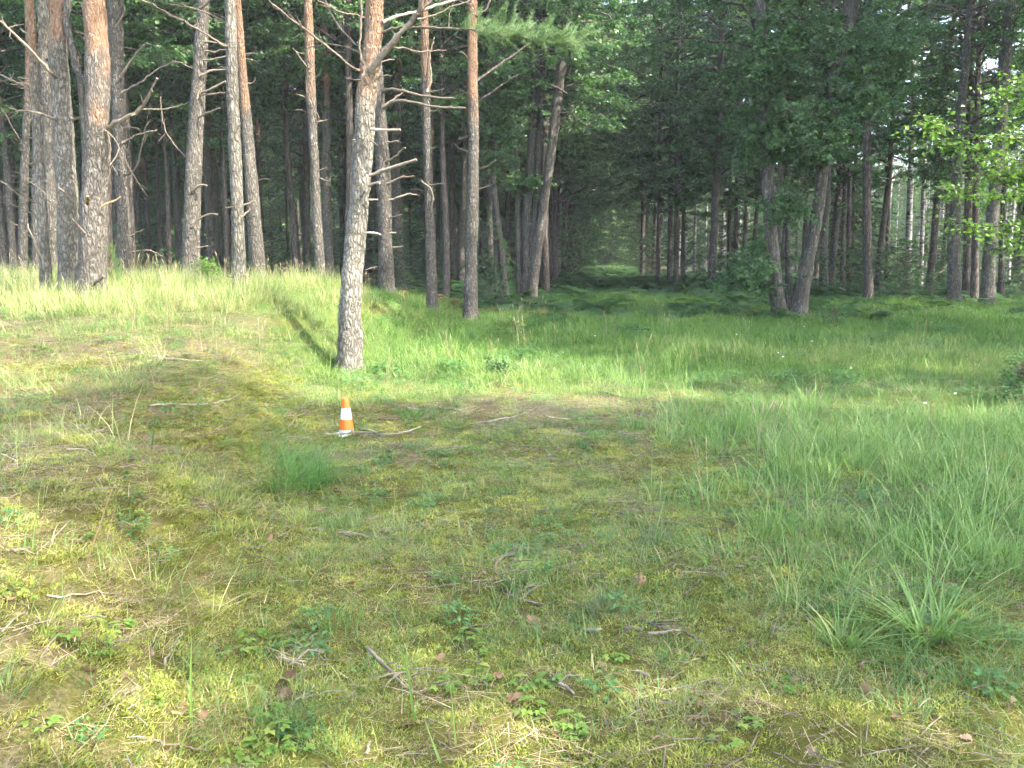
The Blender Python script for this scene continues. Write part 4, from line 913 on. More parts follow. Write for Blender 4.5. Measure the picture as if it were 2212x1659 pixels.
def deep_tree(kind, x, y, sc, ckind, cv, rz, where=None):
    u, v = to_px(x, y, float(H(x, y)))
    w = where or [m for a, m in MARK if u >= a][-1]
    dist = 'nearer' if y < 38 else 'far'
    nm, cat, word = KIND[kind]
    size = '' if where else ('slender ' if sc < 1 else 'tall ')
    lb = '%s %s%s %s' % (dist, size, word, w)
    if where: lb = where
    r = thing(nm, lb, cat, (x, y, float(H(x, y))), lb, rz, sc)
    link('trunk', PT[kind][cv % len(PT[kind])], r)
    if kind == 'pine': link('snags', SN[cv % 3], r)
    put_crown(r, ckind, cv, (0, 0, 0), 0, 1)
    return r

placed = []
def ok(x, y, dmin):
    for (a, b) in placed:
        if (a - x) ** 2 + (b - y) ** 2 < dmin * dmin: return False
    placed.append((x, y)); return True
for (rt, d, st) in T.values(): placed.append((rt.location[0], rt.location[1]))
for o in (b1, b2, r1, r3, r9, r10, r6, r7, r8, r2b): placed.append((o.location[0], o.location[1]))
qd = np.random.default_rng(77)
cnt = {}
# the left rows of the ride and the right ones
ORD = 'first second third fourth fifth sixth seventh eighth ninth tenth eleventh twelfth thirteenth fourteenth fifteenth sixteenth seventeenth eighteenth nineteenth twentieth twenty-first twenty-second twenty-third twenty-fourth'.split()
for side, off in ((-1, -3.3), (1, 3.2)):
    kr = 0
    for y in np.arange(33, 103, 3.1):
        x = PATH0 + PATHS * y + off + qd.normal(0, .25)
        if (side == 1 and (y < 56 or y > 90)) or y > 100: continue
        if ok(x, y, 1.2):
            r_ = deep_tree('broad', x, y + qd.normal(0, .3), qd.uniform(1.05, 1.4), 'arch' if y > 37 else 'broad', int(qd.integers(0, 9)), qd.uniform(0, 6.28), '%s tree of the row on the %s border of the ride, from the near end' % (ORD[kr], 'left' if side < 0 else 'right'))
            r_["group"] = 'rows of trees along the ride'; kr += 1
# left wood
n = 0
for _ in range(4000):
    y = 23.5 + 52 * qd.random() ** 1.35; x = qd.uniform(-.64 * y - 3, PATH0 + PATHS * y - 4.2)
    if y < 27 and x > -9: continue
    if not ok(x, y, 1.55 + .02 * (y - 24)): continue
    kk = qd.random(); kind = 'pine' if kk < .42 else 'broad'
    deep_tree(kind, x, y, qd.uniform(.75, 1.2), 'pine' if kind == 'pine' and qd.random() < .35 else ('high' if y < 48 else 'broad'), int(qd.integers(0, 9)), qd.uniform(0, 6.28)); n += 1
    if n >= 150: break
# right wood
n = 0
for _ in range(4000):
    y = 31 + 55 * qd.random() ** 1.2; x = qd.uniform(PATH0 + PATHS * y + 4.6, .64 * y + 3)
    if y > 56 and x > 9 and qd.random() < .72: continue
    if not ok(x, y, 2.6 + .02 * (y - 30)): continue
    kk = qd.random(); kind = 'birch' if (y > 44 and kk < .6 + .3 * (y > 56)) else ('pine' if kk < .5 else ('spruce' if kk > .93 else 'broad'))
    ck = {'birch': 'birch', 'pine': 'pine', 'spruce': 'spruce', 'broad': 'high' if x > 16 else 'broad'}[kind]
    deep_tree(kind, x, y, qd.uniform(.75, 1.15), ck, int(qd.integers(0, 9)), qd.uniform(0, 6.28)); n += 1
    if n >= 88: break
deep_tree('spruce', 19.4, 31.5, 1.0, 'spruce', 0, .4, 'dark spruce whose drooping boughs hang behind the tall pine leaning right')

# the far closing mass of the wood
far = CR['wall'][0][0], CR['wall'][1][0]
x = qd.uniform(-95, 105, 760); y = qd.uniform(88, 130, 760); k = ~((path_d(x, y) > -3) & (y < 106 - 6 * (x > 22))); x, y = x[k], y[k]
scatter('far_wood', 'far mass of leafy trees closing the view behind the trunks', 'wood', np.stack([x, y, H(x, y)], -1), qd.uniform(.8, 1.25, len(x)) * np.where(x > 22, .72, 1), list(far), 0)

# undergrowth bushes inside the wood
def shrub(label, x, y, sc, var, mat_kind='low', group=None, name='shrub'):
    r = thing(name, label, 'shrub', (x, y, float(H(x, y)) - .05), group, qd.uniform(0, 6.28), sc)
    f, l = CR[mat_kind][var % len(CR[mat_kind])]; o = link('foliage', f, r); link('stems', l, o); return r
n = 0
for _ in range(900):
    y = qd.uniform(26, 68); x = qd.uniform(-.62 * y, .62 * y)
    if abs(path_d(x, y)) < 4 or (y < 28 and x < 0): continue
    u, v = to_px(x, y, 0); w = [m for a, m in MARK if u >= a][-1]
    lb = 'low bush ' + w
    shrub(lb, x, y, qd.uniform(.22, .5) * (1 + .9 * (y > 40)), int(qd.integers(0, 3)), group=lb); n += 1
    if n >= 110: break

for k in range(20):        # along both borders of the ride
    y = 52 + 2.4 * k; sd = -1 if k % 2 else 1; x = PATH0 + PATHS * y + sd * qd.uniform(2.1, 2.9)
    lb = 'leafy bush narrowing the far ride on its %s border' % ('left' if sd < 0 else 'right'); shrub(lb, x, y, qd.uniform(.5, .9), k, group=lb)
for k in range(26):        # at the feet of the right wood
    y = qd.uniform(26.5, 35); x = qd.uniform(PATH0 + PATHS * y + 4.5, .58 * y + 1)
    u, v = to_px(x, y, 0); w = [m for a, m in MARK if u >= a][-1]
    lb = 'front bush ' + w; shrub(lb, x, y, qd.uniform(.16, .34), k, group=lb)
for k in range(12):
    y = qd.uniform(25, 30); x = qd.uniform(-12, 0)
    u, v = to_px(x, y, 0); w = [m for a, m in MARK if u >= a][-1]
    lb = 'front bush ' + w; shrub(lb, x, y, qd.uniform(.12, .24), k, group=lb)

# the air of the wood: faint even haze, closed box round everything under the sky
hb = mk('haze', [(a, b, c) for c in (-2.5, 27) for b in (-60, 150) for a in (-110, 120)], np.array([[0, 2, 3, 1], [4, 5, 7, 6], [0, 1, 5, 4], [2, 6, 7, 3], [0, 4, 6, 2], [1, 3, 7, 5]]), None, False)
hm = bpy.data.materials.new('haze_air'); hm.use_nodes = True; ht = hm.node_tree; ht.nodes.clear()
ho = ht.nodes.new('ShaderNodeOutputMaterial'); hv_ = ht.nodes.new('ShaderNodeVolumePrincipled')
hv_.inputs['Color'].default_value = (.86, .93, .95, 1); hv_.inputs['Density'].default_value = .0009; hv_.inputs['Anisotropy'].default_value = .2
ht.links.new(hv_.outputs[0], ho.inputs['Volume']); hb.materials.append(hm)
hz = link('haze', hb); hz["kind"] = "stuff"; hz["label"] = "faint pale haze in the air of the wood"; hz["category"] = "haze"

# ------------------------------------------------------------------ trees to the right and behind the photographer: they shade the clearing
side = [(8.6, 9.6, 'light', .78, 0), (13.0, 12.5, 'broad', 1.25, 1), (15.0, 17.5, 'broad', 1.3, 2), (18.0, 22.5, 'high', 1.25, 0), (19.5, 7.0, 'broad', 1.3, 3), (10.2, 2.0, 'pine', 1.0, 0), (13.0, -.5, 'high', 1.1, 1),
        (9.0, .6, 'pine', .95, 1), (14.0, .5, 'high', 1.1, 2), (18, 0.5, 'broad', 1.2, 0), (8.0, -4.6, 'pine', 1.0, 2), (20, 13, 'broad', 1.3, 1), (21, 17.5, 'high', 1.3, 2), (23, 22, 'broad', 1.25, 3), (11.2, -1.0, 'high', 1.0, 0), (25, 27, 'broad', 1.25, 0), (11.5, -6, 'high', 1.1, 2), (14, 21, 'high', 1.2, 1), (16.5, 11.5, 'broad', 1.2, 2), (18.5, 10.0, 'high', 1.3, 0), (17.5, 15, 'high', 1.3, 1)]
for k, (x, y, ck, sc, var) in enumerate(side):
    kind = 'pine' if ck == 'pine' else 'broad'
    lb = 'tree of the wood along the right side of the clearing' if k else 'young maple outside the right edge whose bright leafy branch reaches in'
    r = thing(KIND[kind][0], lb, 'tree', (x, y, float(H(x, y))), None if k == 0 else 'trees right of the clearing', k * 1.3, sc)
    link('trunk', PT[kind][var % 3], r); put_crown(r, ck, var)
    if k == 0: maple = r
    r['label'] = lb

# the bright branch reaching in from the right
def bright_branch():
    q = np.random.default_rng(9); g = G(); wg = G()
    arms = [([(2420, 200), (2300, 330), (2200, 300), (2110, 290), (2030, 270), (1985, 262)], 9.4, 14), ([(2420, 300), (2300, 380), (2200, 345), (2120, 330), (2040, 300)], 9.6, 16), ([(2430, 350), (2330, 440), (2230, 420), (2140, 430), (2050, 400)], 9.3, 18),
            ([(2430, 380), (2330, 480), (2230, 480), (2150, 490), (2060, 480)], 9.5, 14), ([(2420, 120), (2330, 170), (2240, 175), (2170, 190), (2140, 240)], 9.6, 12), ([(2430, 300), (2330, 400), (2260, 390), (2190, 380), (2110, 380)], 9.8, 20), ([(2430, 420), (2330, 530), (2240, 535), (2150, 545)], 9.5, 9), ([(2430, 220), (2340, 280), (2260, 260), (2200, 230)], 9.8, 16)]
    rt = np.array(maple.location); 
    for pts, d, ns in arms:
        W3 = np.array([at(u, v, d + .1 * q.normal())[0] for u, v in pts]); P = smooth_path(W3, 26) + q.normal(0, .012, (26, 3))
        addtube(wg, P, np.linspace(.014, .003, 26), 4, .5)
        for k in range(int(ns * 4.6)):
            i0 = int(q.uniform(5, 25)); p0 = P[i0]; az = q.uniform(0, 6.28); l = q.uniform(.12, .34); e = np.array((math.cos(az) - .4, math.sin(az), q.normal(-.1, .25))) * l
            addtube(wg, [p0, p0 + e], [.003, .0015], 3, .5); spray_leaves(g, q, p0, p0 + e, 9, .058, .15, q.random(), .7)
    mi = maple.matrix_basis.inverted() if False else None
    c, s = math.cos(-0 * 1.3), 1
    def loc(gg):
        gg.V = [(v - rt) / .78 for v in gg.V]
    loc(g); loc(wg)
    o = link('bright_branch_foliage', g.mesh('bright_branch_foliage', M['leaf_light'], False), maple); link('twigs', wg.mesh('twigs', M['dark']), o)
    o["label"] = "bright yellow green leafy branch reaching in at the right edge"
bright_branch()

# ------------------------------------------------------------------ small plants that can be told apart
def bush_from(label, u, v, d, h, w, mat, kind, n, seed, name='shrub', cat='shrub'):
    p, _ = at(u, v, d); p[2] = float(H(p[0], p[1])); r = thing(name, label, cat, p); q = np.random.default_rng(seed); g = G(); wg = G()
    for k in range(n):
        t = q.random(); a = q.uniform(0, 6.28); rr = w * (1 - t * .75) * math.sqrt(q.random()); c = np.array((rr * math.cos(a), rr * math.sin(a), h * t))
        if kind == 'needle':
            e = np.array((math.cos(a) * .5, math.sin(a) * .5, .9)); e /= np.linalg.norm(e); l = q.uniform(.06, .16)
            m_ = 16; vv = c + e * np.linspace(0, l, m_)[:, None]; a2 = q.uniform(0, 6.28, m_); D = e + np.stack([np.cos(a2), np.sin(a2), 0 * a2], -1) * .9
            leaves_on(g, vv, D, q.normal(0, 1, (m_, 3)), np.full(m_, .028), np.full(m_, .007), np.clip(q.normal(.6, .25, m_), 0, 1))
            addtube(wg, [c * np.array((.2, .2, .85)), c, c + e * l], [.004, .003, .001], 3, .5)
        else:
            e = np.array((math.cos(a), math.sin(a), .3)) * q.uniform(.05, .15); addtube(wg, [c * np.array((.15, .15, .7)), c, c + e], [.004, .003, .001], 3, .5)
            spray_leaves(g, q, c, c + e, 7, kind, .1, q.random())
    o = link('foliage', g.mesh('foliage', M[mat], False), r); link('stems', wg.mesh('stems', M['deadwood']), r); return r
bush_from('small bright green juniper bush at the foot of the thickest bank pine', 243, 640, 13.4, .62, .20, 'juniper', 'needle', 150, 1, 'juniper_bush', 'bush')
bush_from('low yellow green leafy bush in the grass between grey leaning pine and pale slim pine', 452, 640, 14.2, .42, .26, 'leaf_light', .05, 90, 2, 'leafy_bush', 'bush')
bush_from('dark weedy bush at the right edge of the clearing', 2200, 860, 9.6, .55, .30, 'herb', .05, 120, 3, 'weed_bush', 'bush')
bush_from('thin pale sapling standing up out of the meadow grass left of the ride', 1112, 745, 16.5, .45, .14, 'straw_berry', .04, 30, 4, 'sapling', 'sapling')
bush_from('dark bushy weed in the meadow just right of the forked tree', 1800, 712, 19.5, .5, .28, 'herb', .05, 80, 6, 'weed_bush', 'bush')
bush_from('low grey green leafy weed on the meadow behind the twig patch', 1080, 815, 11.4, .17, .18, 'herb', .05, 50, 7, 'weed_bush', 'bush')

# ------------------------------------------------------------------ grass tussocks that stand out
TUS = [('lush deep green grass tussock at the foot of the bank, left of the traffic cone', 600, 1045, .38, .66, 1000, .0052, 'lush', .8, 1.15),
       ('yellow green arching tussock below the lush one', 505, 1105, .20, .14, 120, .0038, 'tall', .8, .8),
       ('fine grey green hair like tussock near the middle, upper one', 1415, 1175, .17, .14, 260, .0022, 'fine', .35, .5),
       ('fine grey green hair like tussock lower middle beside the broken wood chunk', 1300, 1335, .19, .15, 300, .0022, 'fine', .35, .6),
       ('small olive tussock in the centre of the mossy strip', 1180, 1205, .12, .12, 120, .0026, 'fine', .5, .8),
       ('sedge tussock with broad arching blue green blades on the right', 2010, 1385, .40, .13, 130, .0095, 'sedge', .75, 1.0),
       ('small bright sedge tussock left of the broad bladed one', 1820, 1400, .30, .08, 60, .0085, 'sedge', .7, .9),
       ('pale grassy tussock with one upright blade, right of the mossy strip', 1850, 1265, .24, .16, 140, .005, 'meadow', .55, .9),
       ('soft drooping tuft of fine green grass at the right edge', 2195, 1500, .22, .16, 300, .0024, 'lush', .9, 1.0),
       ('small green tuft in the left foreground of the strip, beside the lichened twigs', 720, 1365, .16, .10, 46, .0045, 'sedge', .6, .9),
       ('olive tuft low in the middle of the mossy strip', 1030, 1420, .12, .12, 130, .0024, 'fine', .6, .9),
       ('wide dark green tuft right of the traffic cone behind the bare patch', 905, 905, .22, .28, 200, .0040, 'lush', .5, .8),
       ('bluish upright tuft in the middle of the meadow', 1345, 830, .42, .18, 80, .0065, 'sedge', .25, .6),
       ('sparse thin grass growing against the foot of the traffic cone', 742, 944, .10, .26, 70, .0032, 'meadow', .5, .8),
       ('flattened bottom tuft of dark fine grass in the middle foreground', 1290, 1620, .13, .20, 240, .0026, 'lush', .8, .9)]
for k, (lb, u, v, h, r, n, w, mt, ln, cu) in enumerate(TUS):
    p, t = on_ground(u, v); V, Fs, ti = blades(n, r * .55, h, w, ln, cu, 5, .72, (.5, .32), 0, 700 + k); g = G(); g.add(V, Fs, ti)
    o = link('grass_tussock', g.mesh('grass_tussock', M[mt]), None, p); tag(o, lb, 'tussock')

def stalk(label, pts, w, mat, d0=None, tipw=.15, name='grass_stalk', cat='grass stalk', end_dy=0.0):
    """one long blade or stem traced from its foot to its tip"""
    p, t = on_ground(*pts[0]); d = p[1]
    W3 = np.array([at(u, v, d + end_dy * k / max(1, len(pts) - 1))[0] for k, (u, v) in enumerate(pts)]); W3[0][2] = p[2] - .01
    P = smooth_path(W3, 12) - p; wd = w * np.linspace(1, tipw, 12) * (1 - np.linspace(0, 1, 12) ** 6 * .8)
    g = G(); S = np.array((1, .25, 0.)); Vv = []
    for k in range(12): Vv += [P[k] - S * wd[k] * .5, P[k] + np.array((0, wd[k] * .25, 0)), P[k] + S * wd[k] * .5]
    Fs = []
    for k in range(11): Fs += [[3 * k, 3 * k + 1, 3 * k + 4, 3 * k + 3], [3 * k + 1, 3 * k + 2, 3 * k + 5, 3 * k + 4]]
    g.add(Vv, Fs, .5); o = link(name, g.mesh(name, M[mat]), None, p); tag(o, label, cat); return o
stalk('broad upright green blade with a bent top in the middle foreground', [(897, 1560), (885, 1480), (866, 1400), (848, 1345), (836, 1295)], .010, 'meadow')
stalk('green blade drooping left from beside the bent one', [(890, 1520), (876, 1430), (860, 1395), (815, 1398)], .007, 'sedge', end_dy=-.05)
stalk('thin upright green stalk right of the bent blade', [(986, 1620), (978, 1530), (968, 1440)], .007, 'meadow')
stalk('short stiff green blade leaning left at the bottom edge', [(955, 1650), (930, 1590), (912, 1540)], .010, 'sedge')
stalk('thin pale green stalk at the bottom, left of the middle', [(1078, 1650), (1066, 1580), (1052, 1500)], .006, 'tall')
stalk('upright green stalk in the sunny left foreground', [(414, 1575), (412, 1480), (414, 1372)], .011, 'meadow', tipw=.3)
stalk('second thin stalk left of the upright one in the left foreground', [(330, 1480), (322, 1400), (318, 1330)], .005, 'tall')
stalk('tall pale dry straw leaning right on the left slope', [(180, 1232), (210, 1150), (245, 1050), (270, 985)], .008, 'straw')
stalk('shorter dry straw beside the tall pale one', [(222, 1200), (240, 1130), (252, 1080)], .005, 'straw')
stalk('dark dead stem standing upright on the foot of the bank', [(326, 985), (331, 935), (336, 893)], .010, 'herb', tipw=.7)
stalk('curved green blade in the lower left corner beside the edge', [(385, 1650), (400, 1590), (418, 1560), (440, 1545)], .009, 'meadow')
stalk('second curved green blade left of the middle at the bottom edge', [(505, 1655), (480, 1580), (462, 1540)], .008, 'meadow')
stalk('fresh forked blade near the lower fine tussock, left prong', [(1398, 1375), (1410, 1330), (1422, 1300)], .006, 'sedge')
stalk('fresh forked blade near the lower fine tussock, right prong', [(1404, 1378), (1420, 1340), (1432, 1318)], .005, 'sedge')
stalk('broad pale blade standing up from the tussock on the right', [(1850, 1260), (1862, 1200), (1878, 1150)], .010, 'tall')
stalk('white dry stem standing in the meadow of the right side', [(1715, 1010), (1716, 960), (1718, 932)], .007, 'straw')

# ------------------------------------------------------------------ traffic cone
def lathe(prof, seg=40):
    pr = np.array(prof, float); th = np.linspace(0, 2 * math.pi, seg, endpoint=False); n = len(pr)
    V = np.stack([pr[:, 0][:, None] * np.cos(th), pr[:, 0][:, None] * np.sin(th), np.repeat(pr[:, 1][:, None], seg, 1)], -1).reshape(-1, 3)
    i = np.arange(n - 1)[:, None] * seg; j = np.arange(seg)[None]; k = (j + 1) % seg
    return V, np.stack([i + j, i + k, i + seg + k, i + seg + j], -1).reshape(-1, 4)
cp, ct = on_ground(749, 937)
cone = thing('traffic_cone', 'small orange and white banded traffic cone standing on the moss', 'traffic cone', cp + np.array((0, 0, -.012)))
cone.rotation_euler = (math.radians(1.5), math.radians(-1), .5)
k_ = ct / F
HT = 82 * k_; r0, r1_ = 17.2 * k_, 6.3 * k_
def rad(z): return r0 + (r1_ - r0) * z / HT
def band(name, z0, z1, mat, over=0.0, top=False):
    z = np.linspace(z0, z1, 5); pr = [(rad(a) + over, a) for a in z]
    if top: pr += [(rad(z1) - .004, z1 + .003), (rad(z1) - .009, z1), (rad(z1) - .011, z1 - .04)]
    V, Fq = lathe(pr); return link(name, mk(name, V, Fq, M[mat], True), cone)
band('orange_top', .735 * HT, HT, 'orange', 0, True); band('white_sleeve', .44 * HT, .7349 * HT, 'white', .0012)
band('orange_band', .165 * HT, .4399 * HT, 'orange', .0004); band('white_foot', .02 * HT, .1649 * HT, 'white', .0012)
bb = r0 * 1.28; V = []
for z, s in ((0, 1), (.014, 1), (.022, .94)):
    for a in range(32):
        th = a / 32 * 2 * math.pi; c, s_ = math.cos(th), math.sin(th); m_ = (abs(c) ** 5 + abs(s_) ** 5) ** (-.2)
        V.append((c * m_ * bb * s, s_ * m_ * bb * s, z))
Fb = [[r * 32 + a, r * 32 + (a + 1) % 32, (r + 1) * 32 + (a + 1) % 32, (r + 1) * 32 + a] for r in (0, 1) for a in range(32)]
V.append((0, 0, .022)); F3 = [[64 + a, 64 + (a + 1) % 32, 96] for a in range(32)]
link('base_plate', mk('base_plate', V, [np.array(F3), np.array(Fb)], M['white'], False), cone)

# ------------------------------------------------------------------ sticks on the ground
def stick(label, pts, w, mat='stick', forks=0, lift=.021, seed=0, name='fallen_stick'):
    q = np.random.default_rng(seed + int(pts[0][0])); p0, t0_ = on_ground(*pts[0]); W3 = []
    for u, v in pts:
        p, t = on_ground(u, v); p[2] += lift + q.uniform(0, .008); W3.append(p)
    n = max(7, 4 * len(pts)); P = smooth_path(W3, n) + q.normal(0, .0035, (n, 3)); R = np.linspace(w, w * .5, n) * .95 * t0_ / F / 2 * (1 + .12 * q.normal(0, 1, n))
    g = G(); addtube(g, P - p0, np.maximum(R, .0018), 7, .5)
    for k in range(forks):
        i0 = q.integers(2, n - 1); a = q.uniform(0, 6.28); d = np.array((math.cos(a), math.sin(a), .35)); l = q.uniform(.05, .2)
        addtube(g, np.array([P[i0], P[i0] + d * l * .5 + q.normal(0, .01, 3), P[i0] + d * l]) - p0, [R[i0] * .6, R[i0] * .5, .0015], 4, .5)
    o = link(name, g.mesh(name, M[mat]), None, p0); tag(o, label, 'stick'); return o
ST = [('long bent stick lying right against the foot of the traffic cone', [(705, 944), (780, 939), (845, 943), (880, 938), (910, 928)], 5, 'palewood', 3),
      ('thin crooked twig forking below the bent stick by the cone', [(790, 945), (820, 955), (832, 975), (850, 985)], 3, 'stick', 4),
      ('pale peeled stick lying on the brown slope of the bank', [(335, 775), (385, 782), (440, 786)], 5, 'palewood', 0),
      ('long dead branch lying across the foot of the brown slope', [(325, 885), (385, 880), (450, 880), (480, 872)], 6, 'palewood', 2),
      ('thin straight straw coloured stick on the lower slope', [(175, 955), (225, 935), (273, 909)], 4, 'palewood', 0),
      ('white bare stick near the left edge below the slope', [(28, 1000), (60, 991), (95, 986)], 5, 'palewood', 0),
      ('curved pale stick right of the white one at the left', [(143, 978), (175, 980), (210, 996)], 4, 'palewood', 0),
      ('lichen covered stick at the left edge above the sunny patch', [(5, 1200), (45, 1204), (90, 1210)], 8, 'palewood', 1),
      ('long straight stick lying in the sunny left patch', [(105, 1304), (180, 1294), (265, 1290)], 5, 'palewood', 0),
      ('bare forked stick in the lower left foreground', [(205, 1552), (250, 1530), (295, 1500), (335, 1490)], 6, 'stick', 2),
      ('short stick lying just right of the bare forked stick', [(355, 1450), (375, 1410), (395, 1378)], 6, 'palewood', 0),
      ('thin brown stick along the bottom left edge', [(295, 1605), (350, 1620), (420, 1632), (465, 1650)], 6, 'stick', 0),
      ('short thick broken stick beside the grey lichened twigs', [(600, 1432), (630, 1440), (655, 1452)], 10, 'stick', 1),
      ('knobbly stick pointing down from the lichened twigs', [(630, 1535), (655, 1515), (678, 1495)], 7, 'palewood', 1),
      ('long lichened twig running down through the lower middle', [(795, 1410), (835, 1455), (870, 1490), (905, 1515)], 9, 'stick', 3),
      ('curved forked branch in the middle of the mossy strip', [(1120, 1190), (1068, 1240), (1085, 1270), (1110, 1300), (1178, 1318)], 8, 'stick', 4),
      ('side branch lying against the curved forked branch', [(1105, 1296), (1130, 1285), (1155, 1272)], 6, 'palewood', 2),
      ('arched pale branch end above the curved forked branch', [(1085, 1235), (1140, 1210), (1200, 1190), (1240, 1188)], 5, 'stick', 4),
      ('two pronged stick right of the lower fine tussock', [(1390, 1350), (1420, 1365), (1480, 1378), (1535, 1420)], 8, 'stick', 3),
      ('short pale stick crossing behind the two pronged one', [(1400, 1380), (1440, 1376), (1480, 1374)], 7, 'palewood', 0),
      ('short white log piece in the lower middle of the moss', [(1345, 1368), (1385, 1370)], 13, 'palewood', 0),
      ('smaller white log piece left of the other', [(1262, 1372), (1300, 1374)], 11, 'palewood', 0),
      ('brown bark covered stick piece in the moss, bottom middle', [(1375, 1465), (1405, 1478)], 13, 'stick', 0),
      ('dark rotten stick half sunk into the moss', [(1195, 1470), (1215, 1492), (1240, 1512)], 12, 'stick', 1),
      ('long thin dry stem slanting across the lower right', [(1325, 1538), (1420, 1512), (1520, 1488), (1600, 1470)], 3.5, 'palewood', 0),
      ('curved brown stick in the grass of the lower right', [(1855, 1448), (1900, 1440), (1960, 1455), (2010, 1462)], 5, 'stick', 2),
      ('crooked stick upright near the right part of the strip', [(1480, 1295), (1500, 1275), (1522, 1255)], 5, 'stick', 3),
      ('bare stick at the left end of the twig patch', [(880, 887), (905, 888), (930, 893)], 5, 'palewood', 2),
      ('pale arched twig at the back of the twig patch', [(1050, 838), (1080, 826), (1110, 822)], 4, 'palewood', 3),
      ('grey stick in the middle of the twig patch', [(935, 884), (985, 890), (1030, 884)], 4, 'stick', 4),
      ('pale stick lying at the front of the twig patch', [(1050, 918), (1100, 908), (1145, 894)], 4, 'palewood', 3),
      ('grey branched twig at the right of the twig patch', [(1290, 850), (1340, 862), (1380, 870)], 4, 'stick', 5),
      ('bare twig beside a dark pebble, right end of the patch', [(1180, 905), (1225, 912), (1260, 908)], 4, 'palewood', 2),
      ('straw coloured stick right behind the twig patch', [(1220, 945), (1270, 940), (1310, 936)], 4, 'palewood', 1),
      ('fine brown twig lying left of the traffic cone', [(612, 905), (660, 900), (700, 885)], 4, 'stick', 4),
      ('short upright pale splinter left of the traffic cone', [(622, 930), (632, 918), (640, 905)], 4, 'palewood', 0),
      ('grey forked twig in the moss left of the middle', [(745, 1165), (770, 1162), (795, 1168)], 6, 'palewood', 3),
      ('small curved twig above the grey forked twig', [(430, 1100), (500, 1096), (560, 1098), (600, 1115)], 4, 'stick', 1),
      ('short stick at the bottom edge, lower left of the middle', [(790, 1640), (800, 1615), (805, 1600)], 9, 'palewood', 1)]
for k, (lb, pts, w, mt, fk) in enumerate(ST): stick(lb, pts, w, mt, fk, seed=k)
# lichened twig heap
p0, _ = on_ground(650, 1420); q = np.random.default_rng(3); g = G()
for k in range(46):
    a = q.uniform(0, 6.28); b = np.array((q.normal(0, .055), q.normal(0, .045), q.uniform(.0, .03))); d = np.array((math.cos(a), math.sin(a) * .7, q.normal(.15, .25))); l = q.uniform(.03, .11)
    addtube(g, [b, b + d * l * .5 + q.normal(0, .008, 3), b + d * l], [.0028, .0024, .0012], 4, .5)
tag(link('twig_heap', g.mesh('twig_heap', M['palewood']), None, p0), 'heap of grey lichened twigs in the left middle foreground', 'twigs')
# broken wood chunk
p0, t_ = on_ground(1378, 1262); q = np.random.default_rng(8); g = G()
for k in range(7):
    o_ = np.array((q.normal(0, .012), q.normal(0, .012), -.02)); h = q.uniform(.05, .105); d = np.array((.012 + q.normal(0, .008), q.normal(0, .006), h))
    addtube(g, [o_, o_ + d * .5, o_ + d], [.013, .014, .007], 5, .5)
tag(link('wood_chunk', g.mesh('wood_chunk', M['brokenwood'], False), None, p0), 'broken splintered stump of pale brown wood in the moss', 'wood chunk')

# ------------------------------------------------------------------ wild strawberry plants, pine cones, dead leaves, flowers
def strawberry(seed):
    q = np.random.default_rng(seed); g = G(); sg = G()
    for k in range(q.integers(4, 8)):
        a = k * 2.4 + q.normal(0, .4); rr = q.uniform(.03, .085); h = q.uniform(.035, .085); c = np.array((rr * math.cos(a), rr * math.sin(a), h))
        addtube(sg, [(0, 0, -.005), c * np.array((.45, .45, .75)), c], [.0014, .0012, .001], 3, .5); ti = q.random()
        for da in (-1.25, 0, 1.25):
            leaf_blade(g, c, (math.cos(a + da), math.sin(a + da), .12), (0, 0, 1), .047 * q.uniform(.8, 1.15), .036, ti + q.normal(0, .08), .18, 3)
    return g.mesh('strawberry_leaves', M['straw_berry']), sg.mesh('strawberry_stems', M['herb'])
SB = [strawberry(s) for s in range(5)]
SBP = [('in the sunny patch of the lower left', [(110, 1385), (135, 1400), (215, 1425), (255, 1375), (325, 1520), (330, 1535), (55, 1598), (85, 1585), (20, 1300), (60, 1310), (240, 1370), (190, 1355)]),
       ('at the bottom edge left of the middle', [(600, 1600), (575, 1640), (640, 1625), (545, 1645), (585, 1555), (500, 1660)]),
       ('in the middle of the left foreground', [(590, 1325), (545, 1390), (525, 1420), (530, 1480), (480, 1430), (610, 1400)]),
       ('in the lower middle of the mossy strip', [(1040, 1420), (1035, 1472), (1190, 1485), (1125, 1500), (1235, 1585), (1245, 1595), (1540, 1435), (1010, 1385), (1330, 1445), (1150, 1555), (965, 1500)]),
       ('on the dim slope left of the strip', [(310, 1090), (300, 1130), (345, 1215), (450, 1160), (480, 1170), (285, 1125), (180, 1175), (395, 1110)]),
       ('in the lower right of the mossy strip', [(1600, 1575), (1620, 1590), (1560, 1620), (1700, 1500)])]
for k, (wh, pl) in enumerate(SBP):
    for m_, (u, v) in enumerate(pl):
        p, _ = on_ground(u, v); lb = 'wild strawberry plant with bright three part leaves ' + wh
        r = thing('strawberry_plant', lb, 'strawberry plant', p + np.array((0, 0, .004)), 'wild strawberry plants ' + wh, qd.uniform(0, 6.28), qd.uniform(.34, .68))
        f, s = SB[(k + m_) % 5]; link('leaves', f, r); link('stems', s, r)

